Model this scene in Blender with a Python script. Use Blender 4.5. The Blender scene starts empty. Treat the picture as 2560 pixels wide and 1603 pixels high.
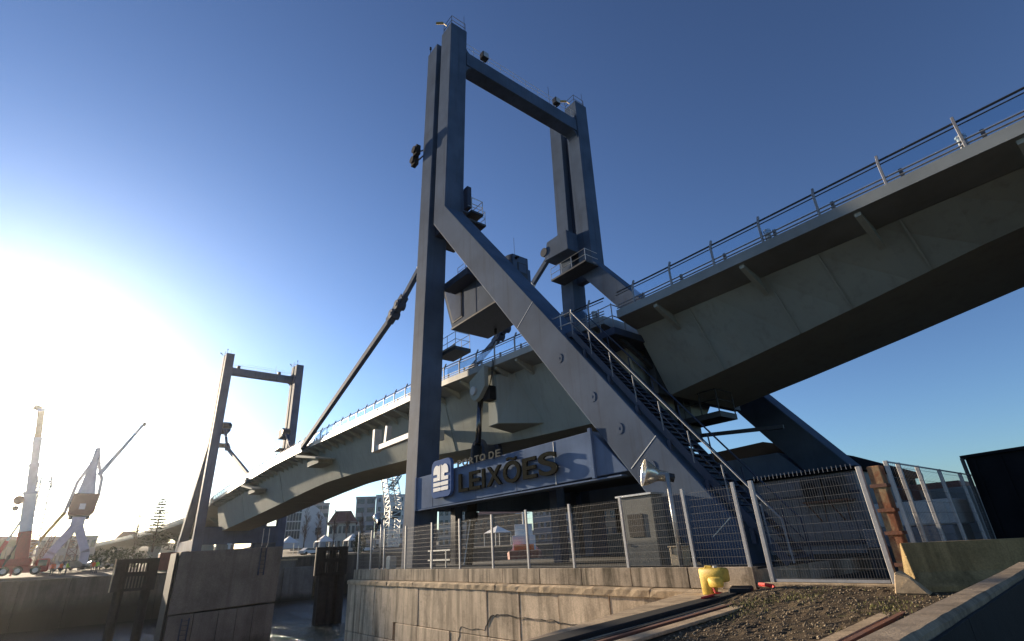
import bpy, bmesh, math, random
import numpy as np
from mathutils import Vector, Matrix
random.seed(7)
R = math.radians
scene = bpy.context.scene
col = scene.collection

# ------------------------------------------------------------------ camera
EYE = Vector((0, 0, 1.45))
yaw, pit, rol = R(39.2), R(23.85), R(-2.9)
F = Vector((-math.cos(yaw)*math.cos(pit), math.sin(yaw)*math.cos(pit), math.sin(pit)))
r0 = F.cross(Vector((0, 0, 1))).normalized(); u0 = r0.cross(F)
RT = math.cos(rol)*r0 + math.sin(rol)*u0
UP = -math.sin(rol)*r0 + math.cos(rol)*u0
cam = bpy.data.cameras.new('camera'); camo = bpy.data.objects.new('camera', cam); col.objects.link(camo)
m3 = Matrix((RT, UP, -F)).transposed()
camo.matrix_world = Matrix.Translation(EYE) @ m3.to_4x4()
cam.sensor_width = 36.0; cam.lens = 1290.0/2560*36; cam.clip_start = 0.05; cam.clip_end = 6000
scene.camera = camo

# ------------------------------------------------------------------ sky, sun, exposure
SUN_AZ, SUN_EL = R(-8.0), R(12.0)       # azimuth from the -X axis towards +Y
S = Vector((-math.cos(SUN_AZ)*math.cos(SUN_EL), math.sin(SUN_AZ)*math.cos(SUN_EL), math.sin(SUN_EL)))
world = bpy.data.worlds.new('World'); scene.world = world; world.use_nodes = True
nt = world.node_tree; bg = nt.nodes['Background']
sky = nt.nodes.new('ShaderNodeTexSky'); sky.sky_type = 'NISHITA'; sky.sun_disc = False
sky.sun_elevation = SUN_EL; sky.sun_rotation = math.atan2(S.x, S.y)
sky.altitude = 0; sky.air_density = 1.0; sky.dust_density = 0.5; sky.ozone_density = 4.0
hs_ = nt.nodes.new('ShaderNodeHueSaturation'); hs_.inputs['Saturation'].default_value = 0.90; hs_.inputs['Hue'].default_value = .5
gm_ = nt.nodes.new('ShaderNodeGamma'); gm_.inputs[1].default_value = 1.38
nt.links.new(sky.outputs[0], gm_.inputs[0]); nt.links.new(gm_.outputs[0], hs_.inputs['Color']); nt.links.new(hs_.outputs[0], bg.inputs[0]); bg.inputs[1].default_value = 0.05
sun = bpy.data.lights.new('sun', 'SUN'); sun.energy = 5.0; sun.angle = R(0.55); sun.color = (1.0, .82, .60)
suno = bpy.data.objects.new('sun', sun); col.objects.link(suno)
suno.rotation_euler = S.to_track_quat('Z', 'Y').to_euler(); suno.location = (-40, -10, 60)
vs = scene.view_settings
vs.view_transform = 'Standard'; vs.look = 'None'; vs.exposure = 1.2; vs.gamma = 1.0; vs.use_curve_mapping = False

# ------------------------------------------------------------------ materials
def newmat(name):
    m = bpy.data.materials.new(name); m.use_nodes = True
    return m, m.node_tree, m.node_tree.nodes['Principled BSDF']
def noise(t, scale, detail=5, rough=.6, vec=None, dist=0):
    n = t.nodes.new('ShaderNodeTexNoise'); n.inputs['Scale'].default_value = scale
    n.inputs['Detail'].default_value = detail; n.inputs['Roughness'].default_value = rough
    n.inputs['Distortion'].default_value = dist
    if vec is not None: t.links.new(vec, n.inputs['Vector'])
    return n.outputs['Fac']
def ramp(t, fac, stops):
    n = t.nodes.new('ShaderNodeValToRGB'); e = n.color_ramp.elements
    while len(e) < len(stops): e.new(.5)
    for el, (p, c) in zip(e, stops):
        el.position = p; el.color = (*c, 1) if len(c) == 3 else c
    t.links.new(fac, n.inputs[0]); return n.outputs[0]
def mapped(t, sx, sy, sz, kind='Object'):
    tc = t.nodes.new('ShaderNodeTexCoord'); mp = t.nodes.new('ShaderNodeMapping')
    if kind == 'World':
        g = t.nodes.new('ShaderNodeNewGeometry'); t.links.new(g.outputs['Position'], mp.inputs[0])
    else:
        t.links.new(tc.outputs[kind], mp.inputs[0])
    mp.inputs['Scale'].default_value = (sx, sy, sz); return mp.outputs[0]
def mix(t, fac, a, b, mode='MIX'):
    n = t.nodes.new('ShaderNodeMix'); n.data_type = 'RGBA'; n.blend_type = mode
    for sock, v in ((n.inputs[0], fac), (n.inputs[6], a), (n.inputs[7], b)):
        if isinstance(v, (int, float)): sock.default_value = v
        elif isinstance(v, tuple): sock.default_value = (*v, 1)
        else: t.links.new(v, sock)
    return n.outputs[2]
def bump(t, bsdf, h, strength=.3, dist=.02):
    b = t.nodes.new('ShaderNodeBump'); b.inputs['Strength'].default_value = strength; b.inputs['Distance'].default_value = dist
    t.links.new(h, b.inputs['Height']); t.links.new(b.outputs[0], bsdf.inputs['Normal'])

def painted(name, c, rough=.42, streak=.25, dirt=(.12, .10, .08), metal=0.0, spec=.5, var=(.74, 1.16)):
    """paint on steel: broad tone drift, vertical rain streaks, faint plate waviness"""
    m, t, b = newmat(name)
    v = mapped(t, 1, 1, 1, 'World'); vst = mapped(t, 3.2, 3.2, .16, 'World')
    n1 = noise(t, .45, 4, .55, v); n2 = noise(t, 1.0, 6, .6, vst); n3 = noise(t, 9, 5, .7, v)
    dk = tuple(x*var[0] for x in c); lt = tuple(min(1, x*var[1]) for x in c)
    base = ramp(t, n1, [(.3, dk), (.7, lt)])
    s = ramp(t, n2, [(.52, (0, 0, 0)), (.78, (streak, streak, streak))])
    c1 = mix(t, s, base, dirt)
    sp = ramp(t, n3, [(.68, (0, 0, 0)), (.80, (.22, .22, .22))])
    c2 = mix(t, sp, c1, (.16, .10, .06))
    t.links.new(c2, b.inputs['Base Color'])
    rr = t.nodes.new('ShaderNodeMapRange'); t.links.new(n3, rr.inputs[0])
    rr.inputs['To Min'].default_value = rough-.12; rr.inputs['To Max'].default_value = rough+.15
    t.links.new(rr.outputs[0], b.inputs['Roughness'])
    b.inputs['Metallic'].default_value = metal; b.inputs['Specular IOR Level'].default_value = spec
    bump(t, b, noise(t, .9, 3, .5, v), .25, .03)
    return m
def concrete(name, c, stain=(.06, .045, .03), amount=.75, scale=1.0, rough=.9, wet=None):
    m, t, b = newmat(name)
    v = mapped(t, 1, 1, 1, 'World'); vs_ = mapped(t, 1.7*scale, 1.7*scale, .16*scale, 'World')
    n1 = noise(t, .7*scale, 6, .65, v); n2 = noise(t, 1.2, 7, .65, vs_, .4); n3 = noise(t, 22*scale, 6, .7, v); n4 = noise(t, 2.3*scale, 6, .6, v)
    base = ramp(t, n1, [(.28, tuple(x*.62 for x in c)), (.5, c), (.74, tuple(min(1, x*1.25) for x in c))])
    s = ramp(t, n2, [(.44, (0, 0, 0)), (.70, (amount,)*3)])
    c1 = mix(t, s, base, stain)
    s2 = ramp(t, n4, [(.56, (0, 0, 0)), (.72, (amount*.55,)*3)])
    c2 = mix(t, s2, c1, tuple(x*1.5 for x in stain))
    g = ramp(t, n3, [(.35, (.78, .78, .78)), (.65, (1.12, 1.12, 1.12))])
    c3 = mix(t, 1.0, c2, g, 'MULTIPLY')
    if wet:                                    # algae and tide mark below a given height
        gm = t.nodes.new('ShaderNodeNewGeometry'); sx = t.nodes.new('ShaderNodeSeparateXYZ'); t.links.new(gm.outputs['Position'], sx.inputs[0])
        ad = t.nodes.new('ShaderNodeMath'); ad.operation = 'ADD'; t.links.new(sx.outputs[2], ad.inputs[0]); t.links.new(n1, ad.inputs[1])
        mr = t.nodes.new('ShaderNodeMapRange'); t.links.new(ad.outputs[0], mr.inputs[0])
        mr.inputs['From Min'].default_value = wet[1]+.5; mr.inputs['From Max'].default_value = wet[0]+.5
        mr.inputs['To Min'].default_value = 0; mr.inputs['To Max'].default_value = .92
        c3 = mix(t, mr.outputs[0], c3, (.022, .022, .014))
    t.links.new(c3, b.inputs['Base Color']); b.inputs['Roughness'].default_value = rough
    b.inputs['Specular IOR Level'].default_value = .25
    bump(t, b, n3, .55, .012)
    return m
def plain(name, c, rough=.6, metal=0.0, var=.18, scale=3.0, bmp=.15, spec=.5):
    m, t, b = newmat(name)
    v = mapped(t, 1, 1, 1, 'World')
    n1 = noise(t, scale, 5, .6, v)
    base = ramp(t, n1, [(.3, tuple(x*(1-var) for x in c)), (.7, tuple(min(1, x*(1+var)) for x in c))])
    t.links.new(base, b.inputs['Base Color']); b.inputs['Roughness'].default_value = rough; b.inputs['Metallic'].default_value = metal
    b.inputs['Specular IOR Level'].default_value = spec
    if bmp: bump(t, b, noise(t, scale*6, 4, .6, v), bmp, .01)
    return m
def rusty(name, c=(.30, .20, .10), rust=(.12, .04, .015)):
    m, t, b = newmat(name)
    v = mapped(t, 1, 1, 1, 'World'); n1 = noise(t, 2.4, 8, .7, v, .6); n2 = noise(t, 14, 6, .7, v)
    t.links.new(mix(t, ramp(t, n1, [(.42, (0, 0, 0)), (.56, (1, 1, 1))]), c, mix(t, n2, rust, tuple(x*2.4 for x in rust))), b.inputs['Base Color'])
    b.inputs['Roughness'].default_value = .8; bump(t, b, n2, .5, .01); return m
def glassy(name, c, rough=.08, alpha=1.0, spec=.6):
    m, t, b = newmat(name)
    v = mapped(t, 1, 1, 1, 'World'); n = noise(t, 1.3, 4, .6, v)
    t.links.new(ramp(t, n, [(.3, tuple(x*.8 for x in c)), (.7, tuple(x*1.2 for x in c))]), b.inputs['Base Color'])
    b.inputs['Roughness'].default_value = rough; b.inputs['Specular IOR Level'].default_value = spec; b.inputs['Alpha'].default_value = alpha
    return m
M = dict(
    steel=painted('blue_grey_steel_paint', (.070, .100, .155), .72, .45, (.03, .03, .03), spec=.07),
    signbeam=painted('pale_blue_sign_beam_paint', (.135, .185, .285), .85, .25, (.06, .06, .07), spec=.02),
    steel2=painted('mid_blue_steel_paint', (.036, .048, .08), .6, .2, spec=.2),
    girder=painted('pale_grey_girder_paint', (.30, .32, .29), .8, .35, (.14, .13, .11), spec=.06, var=(.92, 1.06)),
    fascia=painted('deck_edge_paint', (.20, .22, .225), .5, .25),
    railm=plain('dark_rail_steel', (.055, .06, .07), .45, .5, .2, 5, 0),
    postm=plain('grey_rail_post', (.22, .22, .23), .5, .3, .2, 6, 0),
    glass=None, cabglass=glassy('sky_toned_cabin_glass', (.045, .065, .11), .35, 1.0, .25),  # cabin glass: bluish sky reflection put into the base colour
    winglass=glassy('dull_window_glass', (.035, .045, .06), .12),
    white=plain('white_paint', (.70, .70, .68), .75, 0, .08, 1.2, .05),
    offwhite=plain('grimy_white_paint', (.46, .46, .45), .6, 0, .16, 1.4, .08),
    letter=plain('dark_letter_metal', (.028, .028, .023), .9, 0, .18, 6, .1, 0),
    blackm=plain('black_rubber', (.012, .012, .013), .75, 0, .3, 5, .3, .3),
    dark=plain('dark_steel', (.03, .032, .036), .55, .3, .25, 4, .15),
    galv=plain('galvanised_steel', (.42, .42, .41), .42, .55, .16, 9, .1),
    wirem=plain('fence_wire', (.15, .145, .14), .5, .3, .15, 8, 0),
    dullrail=plain('dull_stair_rail', (.20, .215, .24), .7, 0, .12, 6, 0, .2),
    smalletter=plain('lit_letter_metal', (.13, .13, .115), .85, 0, .15, 6, .1, 0),  # small letters: sunlight put into a lighter copy of the letter colour
    hutm=plain('grey_green_hut_paint', (.135, .14, .13), .7, 0, .2, 2.0, .1, .2),
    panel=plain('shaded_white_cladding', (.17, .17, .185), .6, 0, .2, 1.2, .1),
    asphalt=plain('dark_pier_asphalt', (.035, .033, .03), .95, 0, .3, 2, .3, .2),
    fencem=plain('pale_coated_fence_steel', (.36, .35, .345), .45, .25, .12, 8, .05),
    chrome=plain('polished_rod', (.10, .10, .11), .18, .9, .1, 4, 0),
    pier=concrete('weathered_pier_concrete', (.58, .455, .32), (.055, .04, .022), .85),
    piertop=concrete('weathered_upper_panel_concrete', (.45, .36, .26), (.03, .024, .013), 1.0, 1.3),
    coping=concrete('worn_coping_concrete', (.46, .345, .22), (.10, .075, .045), .55, 1.6),
    dolphin=concrete('grey_dolphin_concrete', (.19, .16, .135), (.07, .056, .044), .5, .6, .9, (-5.0, -3.9)),
    quaywall=concrete('old_quay_wall_stone', (.13, .105, .085), (.04, .03, .022), .8, .5, .95, (-3.2, -1.5)),
    yellow=plain('yellow_plastic', (.60, .41, .07), .6, 0, .3, 5, .3, .25),
    red=plain('red_paint', (.42, .03, .025), .45, 0, .15, 3, .05),
    redstrap=plain('red_strap_fabric', (.50, .03, .02), .7, 0, .2, 12, .2),
    rust=rusty('rust_flaked_steel'), rustbrown=rusty('brown_rusted_plate', (.13, .06, .04), (.10, .035, .015)),
    cream=plain('cream_plastic', (.50, .40, .26), .55, 0, .15, 3, .1),
    brown=plain('crane_house_brown', (.16, .075, .055), .6, 0, .2, 1.2, .1),
    palecrane=plain('pale_crane_paint', (.50, .50, .54), .5, .1, .18, 1.0, .1),
    yellowsteel=plain('ochre_crane_paint', (.42, .30, .10), .55, .1, .2, 2, .1),
    barrier=concrete('mossy_barrier_concrete', (.30, .215, .10), (.04, .03, .014), .7, 1.6),
    parapet=concrete('parapet_concrete', (.30, .235, .165), (.06, .045, .03), .6, 2.2),
    stone=plain('broken_stone', (.34, .25, .15), .9, 0, .3, 8, .5),
    timber=plain('tarred_timber', (.028, .024, .022), .85, 0, .3, 2.5, .3, .2),
    tile=plain('terracotta_roof', (.24, .10, .06), .85, 0, .25, 1.5, .2),
    wallcream=plain('cream_render', (.48, .44, .37), .85, 0, .14, .5, .1),
    wallgrey=plain('grey_render', (.30, .30, .30), .85, 0, .14, .4, .1),
    wallwhite=plain('white_render', (.60, .59, .57), .85, 0, .1, .4, .1),
    wallochre=plain('ochre_brown_render', (.26, .17, .11), .85, 0, .2, .4, .1),
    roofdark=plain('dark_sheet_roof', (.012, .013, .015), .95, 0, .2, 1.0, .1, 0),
    orange=plain('orange_workwear', (.75, .13, .02), .7, 0, .1, 3, 0),
    lime=plain('lime_workwear', (.42, .60, .05), .7, 0, .1, 3, 0),
    trouser=plain('navy_workwear', (.02, .025, .045), .8, 0, .2, 3, 0),
    skin=plain('skin', (.42, .24, .16), .6, 0, .08, 6, 0), hair=plain('dark_hair', (.02, .013, .01), .7, 0, .2, 9, 0),
    bark=plain('bark', (.09, .065, .05), .9, 0, .3, 6, .4), twig=plain('bare_twigs', (.12, .085, .065), .9, 0, .3, 3, 0),
    needle=plain('dark_needles', (.035, .055, .025), .8, 0, .35, 1.5, 0), hedge=plain('hedge_leaves', (.04, .06, .025), .8, 0, .4, 1.2, 0),
    lamp=plain('aluminium_lamp_bowl', (.62, .58, .50), .25, .7, .1, 6, 0),
    emblem=plain('light_blue_emblem_plate', (.075, .135, .30), .9, 0, .08, 1.5, .05, .05),
    carw=plain('silver_car_paint', (.45, .46, .48), .22, .5, .05, 2, 0), card=plain('dark_car_paint', (.05, .06, .08), .22, .4, .05, 2, 0),
    redbrown=plain('red_oxide_container', (.22, .055, .035), .6, 0, .2, 1.5, .1),
)
def glass_panel_mat():
    m, t, b = newmat('clear_railing_glass')
    out = t.nodes['Material Output']; tr = t.nodes.new('ShaderNodeBsdfTransparent'); gl = t.nodes.new('ShaderNodeBsdfGlossy')
    gl.inputs['Roughness'].default_value = .08; gl.inputs['Color'].default_value = (.75, .85, .95, 1); tr.inputs[0].default_value = (.86, .92, .95, 1)
    n = noise(t, 3, 3, .5, mapped(t, 1, 1, 1, 'World')); mr = t.nodes.new('ShaderNodeMapRange'); t.links.new(n, mr.inputs[0])
    mr.inputs['To Min'].default_value = .10; mr.inputs['To Max'].default_value = .26
    mx = t.nodes.new('ShaderNodeMixShader'); t.links.new(mr.outputs[0], mx.inputs[0]); t.links.new(tr.outputs[0], mx.inputs[1]); t.links.new(gl.outputs[0], mx.inputs[2])
    t.links.new(mx.outputs[0], out.inputs[0]); return m
M['glass'] = glass_panel_mat()

# ------------------------------------------------------------------ mesh helpers
class MB:
    """collects shapes; build() links them as ONE mesh object"""
    def __init__(s, tf=None): s.v = []; s.f = []; s.tf = tf
    def add(s, vs_, fs):
        o = len(s.v); s.v += [tuple(v) for v in vs_]; s.f += [tuple(i+o for i in f) for f in fs]; return s
    def hexa(s, p):   # 8 points: bottom loop, top loop
        return s.add(p, [(3, 2, 1, 0), (4, 5, 6, 7), (0, 1, 5, 4), (1, 2, 6, 5), (2, 3, 7, 6), (3, 0, 4, 7)])
    def box(s, x0, x1, y0, y1, z0, z1):
        return s.hexa([(x0, y0, z0), (x1, y0, z0), (x1, y1, z0), (x0, y1, z0), (x0, y0, z1), (x1, y0, z1), (x1, y1, z1), (x0, y1, z1)])
    def bar(s, a, b, w, h=None, up=(0, 0, 1)):
        """square bar from a to b; w is the width sideways, h the depth along up"""
        a, b = Vector(a), Vector(b); h = w if h is None else h; d = (b-a).normalized(); up = Vector(up)
        if abs(d.dot(up)) > .98: up = Vector((1, 0, 0))
        sd = d.cross(up).normalized(); uu = sd.cross(d)
        p = []
        for c in (a, b):
            for i, j in ((-1, -1), (1, -1), (1, 1), (-1, 1)): p.append(c+sd*(i*w/2)+uu*(j*h/2))
        return s.hexa(p)
    def taper(s, a, b, w0, h0, w1, h1, up=(0, 0, 1)):
        a, b = Vector(a), Vector(b); d = (b-a).normalized(); up = Vector(up)
        if abs(d.dot(up)) > .98: up = Vector((1, 0, 0))
        sd = d.cross(up).normalized(); uu = sd.cross(d); p = []
        for c, w, h in ((a, w0, h0), (b, w1, h1)):
            for i, j in ((-1, -1), (1, -1), (1, 1), (-1, 1)): p.append(c+sd*(i*w/2)+uu*(j*h/2))
        return s.hexa(p)
    def tube(s, pts, r, n=8, r1=None):
        pts = [Vector(p) for p in pts]; k = len(pts); vs_, fs = [], []
        for i, p in enumerate(pts):
            d = (pts[min(i+1, k-1)]-pts[max(i-1, 0)]).normalized(); up = Vector((0, 0, 1)) if abs(d.z) < .95 else Vector((1, 0, 0))
            sd = d.cross(up).normalized(); uu = sd.cross(d); rr = r if r1 is None else r+(r1-r)*i/max(1, k-1)
            for j in range(n):
                a = 2*math.pi*j/n; vs_.append(p+sd*math.cos(a)*rr+uu*math.sin(a)*rr)
        for i in range(k-1):
            for j in range(n): fs.append((i*n+j, i*n+(j+1) % n, (i+1)*n+(j+1) % n, (i+1)*n+j))
        fs.append(tuple(range(n-1, -1, -1))); fs.append(tuple((k-1)*n+j for j in range(n)))
        return s.add(vs_, fs)
    def prism_y(s, poly, y0, y1):   # poly in (x, z)
        n = len(poly); vs_ = [(x, y0, z) for x, z in poly]+[(x, y1, z) for x, z in poly]
        fs = [tuple(range(n)), tuple(range(2*n-1, n-1, -1))]+[(i, i+n, (i+1) % n+n, (i+1) % n) for i in range(n)]
        return s.add(vs_, fs)
    def prism_x(s, poly, x0, x1):   # poly in (y, z)
        n = len(poly); vs_ = [(x0, y, z) for y, z in poly]+[(x1, y, z) for y, z in poly]
        fs = [tuple(range(n)), tuple(range(2*n-1, n-1, -1))]+[(i, i+n, (i+1) % n+n, (i+1) % n) for i in range(n)]
        return s.add(vs_, fs)
    def prism_z(s, poly, z0, z1):
        n = len(poly); vs_ = [(x, y, z0) for x, y in poly]+[(x, y, z1) for x, y in poly]
        fs = [tuple(range(n)), tuple(range(2*n-1, n-1, -1))]+[(i, i+n, (i+1) % n+n, (i+1) % n) for i in range(n)]
        return s.add(vs_, fs)
    def sweep(s, secs):             # list of rings with equal counts
        n = len(secs[0]); vs_ = [p for r in secs for p in r]; fs = []
        for i in range(len(secs)-1):
            for j in range(n): fs.append((i*n+j, i*n+(j+1) % n, (i+1)*n+(j+1) % n, (i+1)*n+j))
        fs.append(tuple(range(n-1, -1, -1))); fs.append(tuple((len(secs)-1)*n+j for j in range(n)))
        return s.add(vs_, fs)
    def mesh(s, name, mat, bevel=0, smooth=False):
        vs_ = [s.tf(*v) for v in s.v] if s.tf else s.v
        me = bpy.data.meshes.new(name); me.from_pydata([tuple(v) for v in vs_], [], s.f)
        bm = bmesh.new(); bm.from_mesh(me); bmesh.ops.recalc_face_normals(bm, faces=bm.faces)
        if bevel:
            es = [e for e in bm.edges if e.is_manifold and e.calc_face_angle(0) > .5]
            bmesh.ops.bevel(bm, geom=es, offset=bevel, segments=1, affect='EDGES', clamp_overlap=True)
        bm.to_mesh(me); bm.free()
        if smooth:
            for p in me.polygons: p.use_smooth = True
        me.materials.append(M[mat] if isinstance(mat, str) else mat); return me
    def build(s, name, mat, parent=None, bevel=0, smooth=False):
        return link(name, s.mesh(name, mat, bevel, smooth), parent)
def link(name, me, parent=None, loc=None, rot=None, scale=None):
    o = bpy.data.objects.new(name, me); col.objects.link(o)
    if loc is not None: o.location = loc
    if rot is not None: o.rotation_euler = rot
    if scale is not None: o.scale = scale
    if parent is not None:
        o.parent = parent; o.matrix_parent_inverse = parent.matrix_basis.inverted()
    return o
def thing(name, label, cat, loc=(0, 0, 0), group=None):
    o = bpy.data.objects.new(name, None); col.objects.link(o); o.location = loc; o.empty_display_size = .3
    return tag(o, label, cat, group)
def tag(o, label, cat, group=None):
    o['label'] = label; o['category'] = cat
    if group: o['group'] = group
    return o
def struct(o): o['kind'] = 'structure'; return o
def stuff(o): o['kind'] = 'stuff'; return o
def at(az, D, z=0): return Vector((-D*math.cos(R(az)), D*math.sin(R(az)), z))
def interp(x, pts):
    pts = sorted(pts); return float(np.interp(x, [p[0] for p in pts], [p[1] for p in pts]))

# ================================================================== BRIDGE
FB = [(60, 10.6), (-13, 10.62), (-19.6, 11.03), (-23.4, 11.22), (-28.5, 11.5), (-34, 11.65), (-54, 12.15), (-70, 12.3), (-90, 12.0), (-111, 11.5)]
ZB_L = [(-13, 6.9), (-17.8, 7.02), (-22.8, 7.2), (-31, 7.75), (-38, 8.26), (-47, 8.6), (-56, 8.76), (-63, 8.55), (-73, 8.12), (-86, 7.6), (-100, 7.1), (-112, 6.7)]
ZB_R = [(-13.5, 7.5), (-9.5, 8.05), (-5.6, 8.64), (-.5, 9.46), (5, 9.8), (12, 9.9), (60, 9.9)]
def fb(x): return interp(x, FB)
def ys(x): return max(0., (-28-x)/83*1.35)       # the axis runs a degree off the X axis
DY0, DY1 = 17.0, 28.3
def deck_section(x):
    y, z = ys(x), fb(x)
    return [(x, DY0+y, z), (x, DY0+y, z+.38), (x, DY1+y, z+.38), (x, DY1+y, z), (x, 27.1+y, z-.28), (x, 18.2+y, z-.28)]
def girder_section(x, zb):
    y, z = ys(x), fb(x)
    if x < -13.95: return [(x, 18.25+y, z-.285), (x, 19.25+y, zb), (x, 23.8+y, zb), (x, 27.05+y, z-.285)]
    return [(x, 18.25+y, z-.285), (x, 20.0+y, zb), (x, 25.3+y, zb), (x, 27.05+y, z-.285)]
def xs_range(x0, x1, n): return [x0+(x1-x0)*i/n for i in range(n+1)]

def rail_post_mesh():
    b = MB(); b.prism_x([(-.03, -.05), (.05, -.05), (.05, .80), (.21, 1.18), (.13, 1.20), (-.03, .83)], -.035, .035)
    return b.mesh('post', 'postm', .006)
POST = rail_post_mesh()
def bollard_mesh(): return MB().box(-.05, .05, -.05, .05, 0, .38).mesh('stub_post', 'postm', .01)
STUB = bollard_mesh()
def glass_mesh(L): return MB().box(-L/2, L/2, -.006, .006, .33, .74).mesh('glass_panel', 'glass')

def span(name, label, x0, x1, zb, post_step, rib_step, n, seams=()):
    t = thing(name, label, 'bridge', ((x0+x1)/2, 22.65+ys((x0+x1)/2), 0))
    xs = xs_range(x0, x1, n)
    MB().sweep([deck_section(x) for x in xs]).build('deck_slab', 'fascia', t)
    g = MB().sweep([girder_section(x, interp(x, zb)) for x in xs]).build('box_girder', 'girder', t)
    # cantilever ribs on both sides
    k = x0+rib_step*.5*(1 if x1 > x0 else -1); st = rib_step*(1 if x1 > x0 else -1)
    while (k < x1) if st > 0 else (k > x1):
        y, z = ys(k), fb(k)
        for side in (0, 1):
            Y = (lambda v: v+y) if side == 0 else (lambda v: 45.3-v+y)
            MB().prism_x([(Y(17.15), z-.01), (Y(17.15), z-.16), (Y(18.62), z-.86), (Y(18.15), z-.26)], k-.09, k+.09).build('cantilever_rib', 'girder', t)
        k += st
    for sx in seams:                                   # plate joints on the web, a few mm proud
        y, zt, zbv = ys(sx), fb(sx)-.3, interp(sx, zb); yb_ = 20.0 if sx > -13.9 else 19.25
        MB().hexa([(sx-.03, 18.26+y, zt), (sx+.03, 18.26+y, zt), (sx+.03, 18.22+y, zt), (sx-.03, 18.22+y, zt)][::-1] +
                  [(sx-.03, yb_+y, zbv+.01), (sx+.03, yb_+y, zbv+.01), (sx+.03, yb_-.04+y, zbv+.01), (sx-.03, yb_-.04+y, zbv+.01)][::-1]).build('web_seam', 'girder', g)
    # railings
    for side in (0, 1):
        off = .10 if side == 0 else 11.2
        def P(x, h, dy=0): return (x, DY0+off+ys(x)+dy*(1 if side == 0 else -1), fb(x)+.38+h)
        MB().tube([P(x, .97, .12) for x in xs], .035, 6).build('top_rail', 'railm', t)
        MB().tube([P(x, .78, .03) for x in xs], .022, 5).build('middle_rail', 'railm', t)
        MB().tube([P(x, .26, .0) for x in xs], .028, 5).build('lower_rail', 'postm', t)
        MB().tube([P(x, .12, .0) for x in xs], .028, 5).build('bottom_rail', 'postm', t)
        k = x0+post_step*.5*(1 if x1 > x0 else -1); st = post_step*(1 if x1 > x0 else -1)
        gm = glass_mesh(post_step*.94); i = 0
        while (k < x1) if st > 0 else (k > x1):
            link('post', POST, t, P(k, 0), (0, 0, 0 if side == 0 else math.pi))
            if side == 0:
                link('stub_post', STUB, t, P(k+.42, 0, .12))
                sl = math.atan2(fb(k+st*.5+.5)-fb(k+st*.5-.5), 1.0)
                link('glass_panel', gm, t, P(k+st*.5, 0, .0), (0, -sl, 0))
            k += st; i += 1
    return t
near_leaf = span('bascule_leaf', 'raised-haunch steel bascule leaf reaching left from the near blue tower', -14.2, -71.9, ZB_L, 1.9, 1.9, 34, (-30.4, -52.))
far_leaf = span('bascule_leaf', 'distant half of the lifting span beyond the dark joint, meeting the far tower', -72.15, -112.5, ZB_L, 1.9, 1.9, 24, (-93,))
viaduct = span('approach_viaduct', 'shaded approach span of the bridge crossing the upper right', -13.4, 46, ZB_R, 1.95, 3.9, 30, (-10.6, -7.3, -5.4, -2.9, .6))
for x, z in ((-.75, 0), (-6.4, 0), (-14.9, 0)):      # navigation lamps on the edge beam
    lp = MB(); lp.tube([(x, 17.22, fb(x)+.38), (x, 17.22, fb(x)+.80)], .11, 10); lp.tube([(x, 17.22, fb(x)+.80), (x, 17.22, fb(x)+.86)], .135, 10)
    lp.build('marker_lamp', 'galv', viaduct if x > -13 else near_leaf)
# end diaphragm edge of the approach girder and its bearing block
MB().prism_y([(-13.9, 9.9), (-13.42, 9.9), (-13.42, 7.52), (-13.75, 7.52)], 19.2, 26.1).build('end_diaphragm', 'dark', viaduct)
for y in (20.6,):
    MB().box(-15.2, -13.9, y-.45, y+.45, .8, 7.0).build('bearing_pillar', 'dark', viaduct, .03)
# service walkway hanging under the approach girder
sw = thing('service_walkway', 'small railed service platform silhouetted under the approach girder', 'platform', (-13, 22, 6))
MB().box(-14.6, -11.85, 21.2, 22.6, 6.35, 6.60).build('floor', 'dark', sw)
MB().box(-14.4, -14.0, 21.4, 22.4, 6.6, 7.9).build('hanger', 'dark', sw); MB().box(-14.9, -13.5, 21.3, 22.2, 5.6, 6.35).build('gearbox', 'dark', sw, .05)
for h in (.55, 1.0):
    MB().tube([(-14.0, 21.22, 6.6+h), (-11.88, 21.22, 6.6+h), (-11.88, 22.55, 6.6+h)], .025, 5).build('handrail', 'dark', sw)
for x in (-13.6, -12.75, -11.88): MB().tube([(x, 21.22, 6.6), (x, 21.22, 7.62)], .03, 5).build('post', 'dark', sw)
MB().tube([(-11.88, 22.55, 6.6), (-11.88, 22.55, 7.62)], .03, 5).build('post', 'dark', sw)
MB().bar((-14.4, 22.0, 5.95), (-10.2, 23.2, 5.75), .16, .16).build('strut', 'dark', sw)

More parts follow.
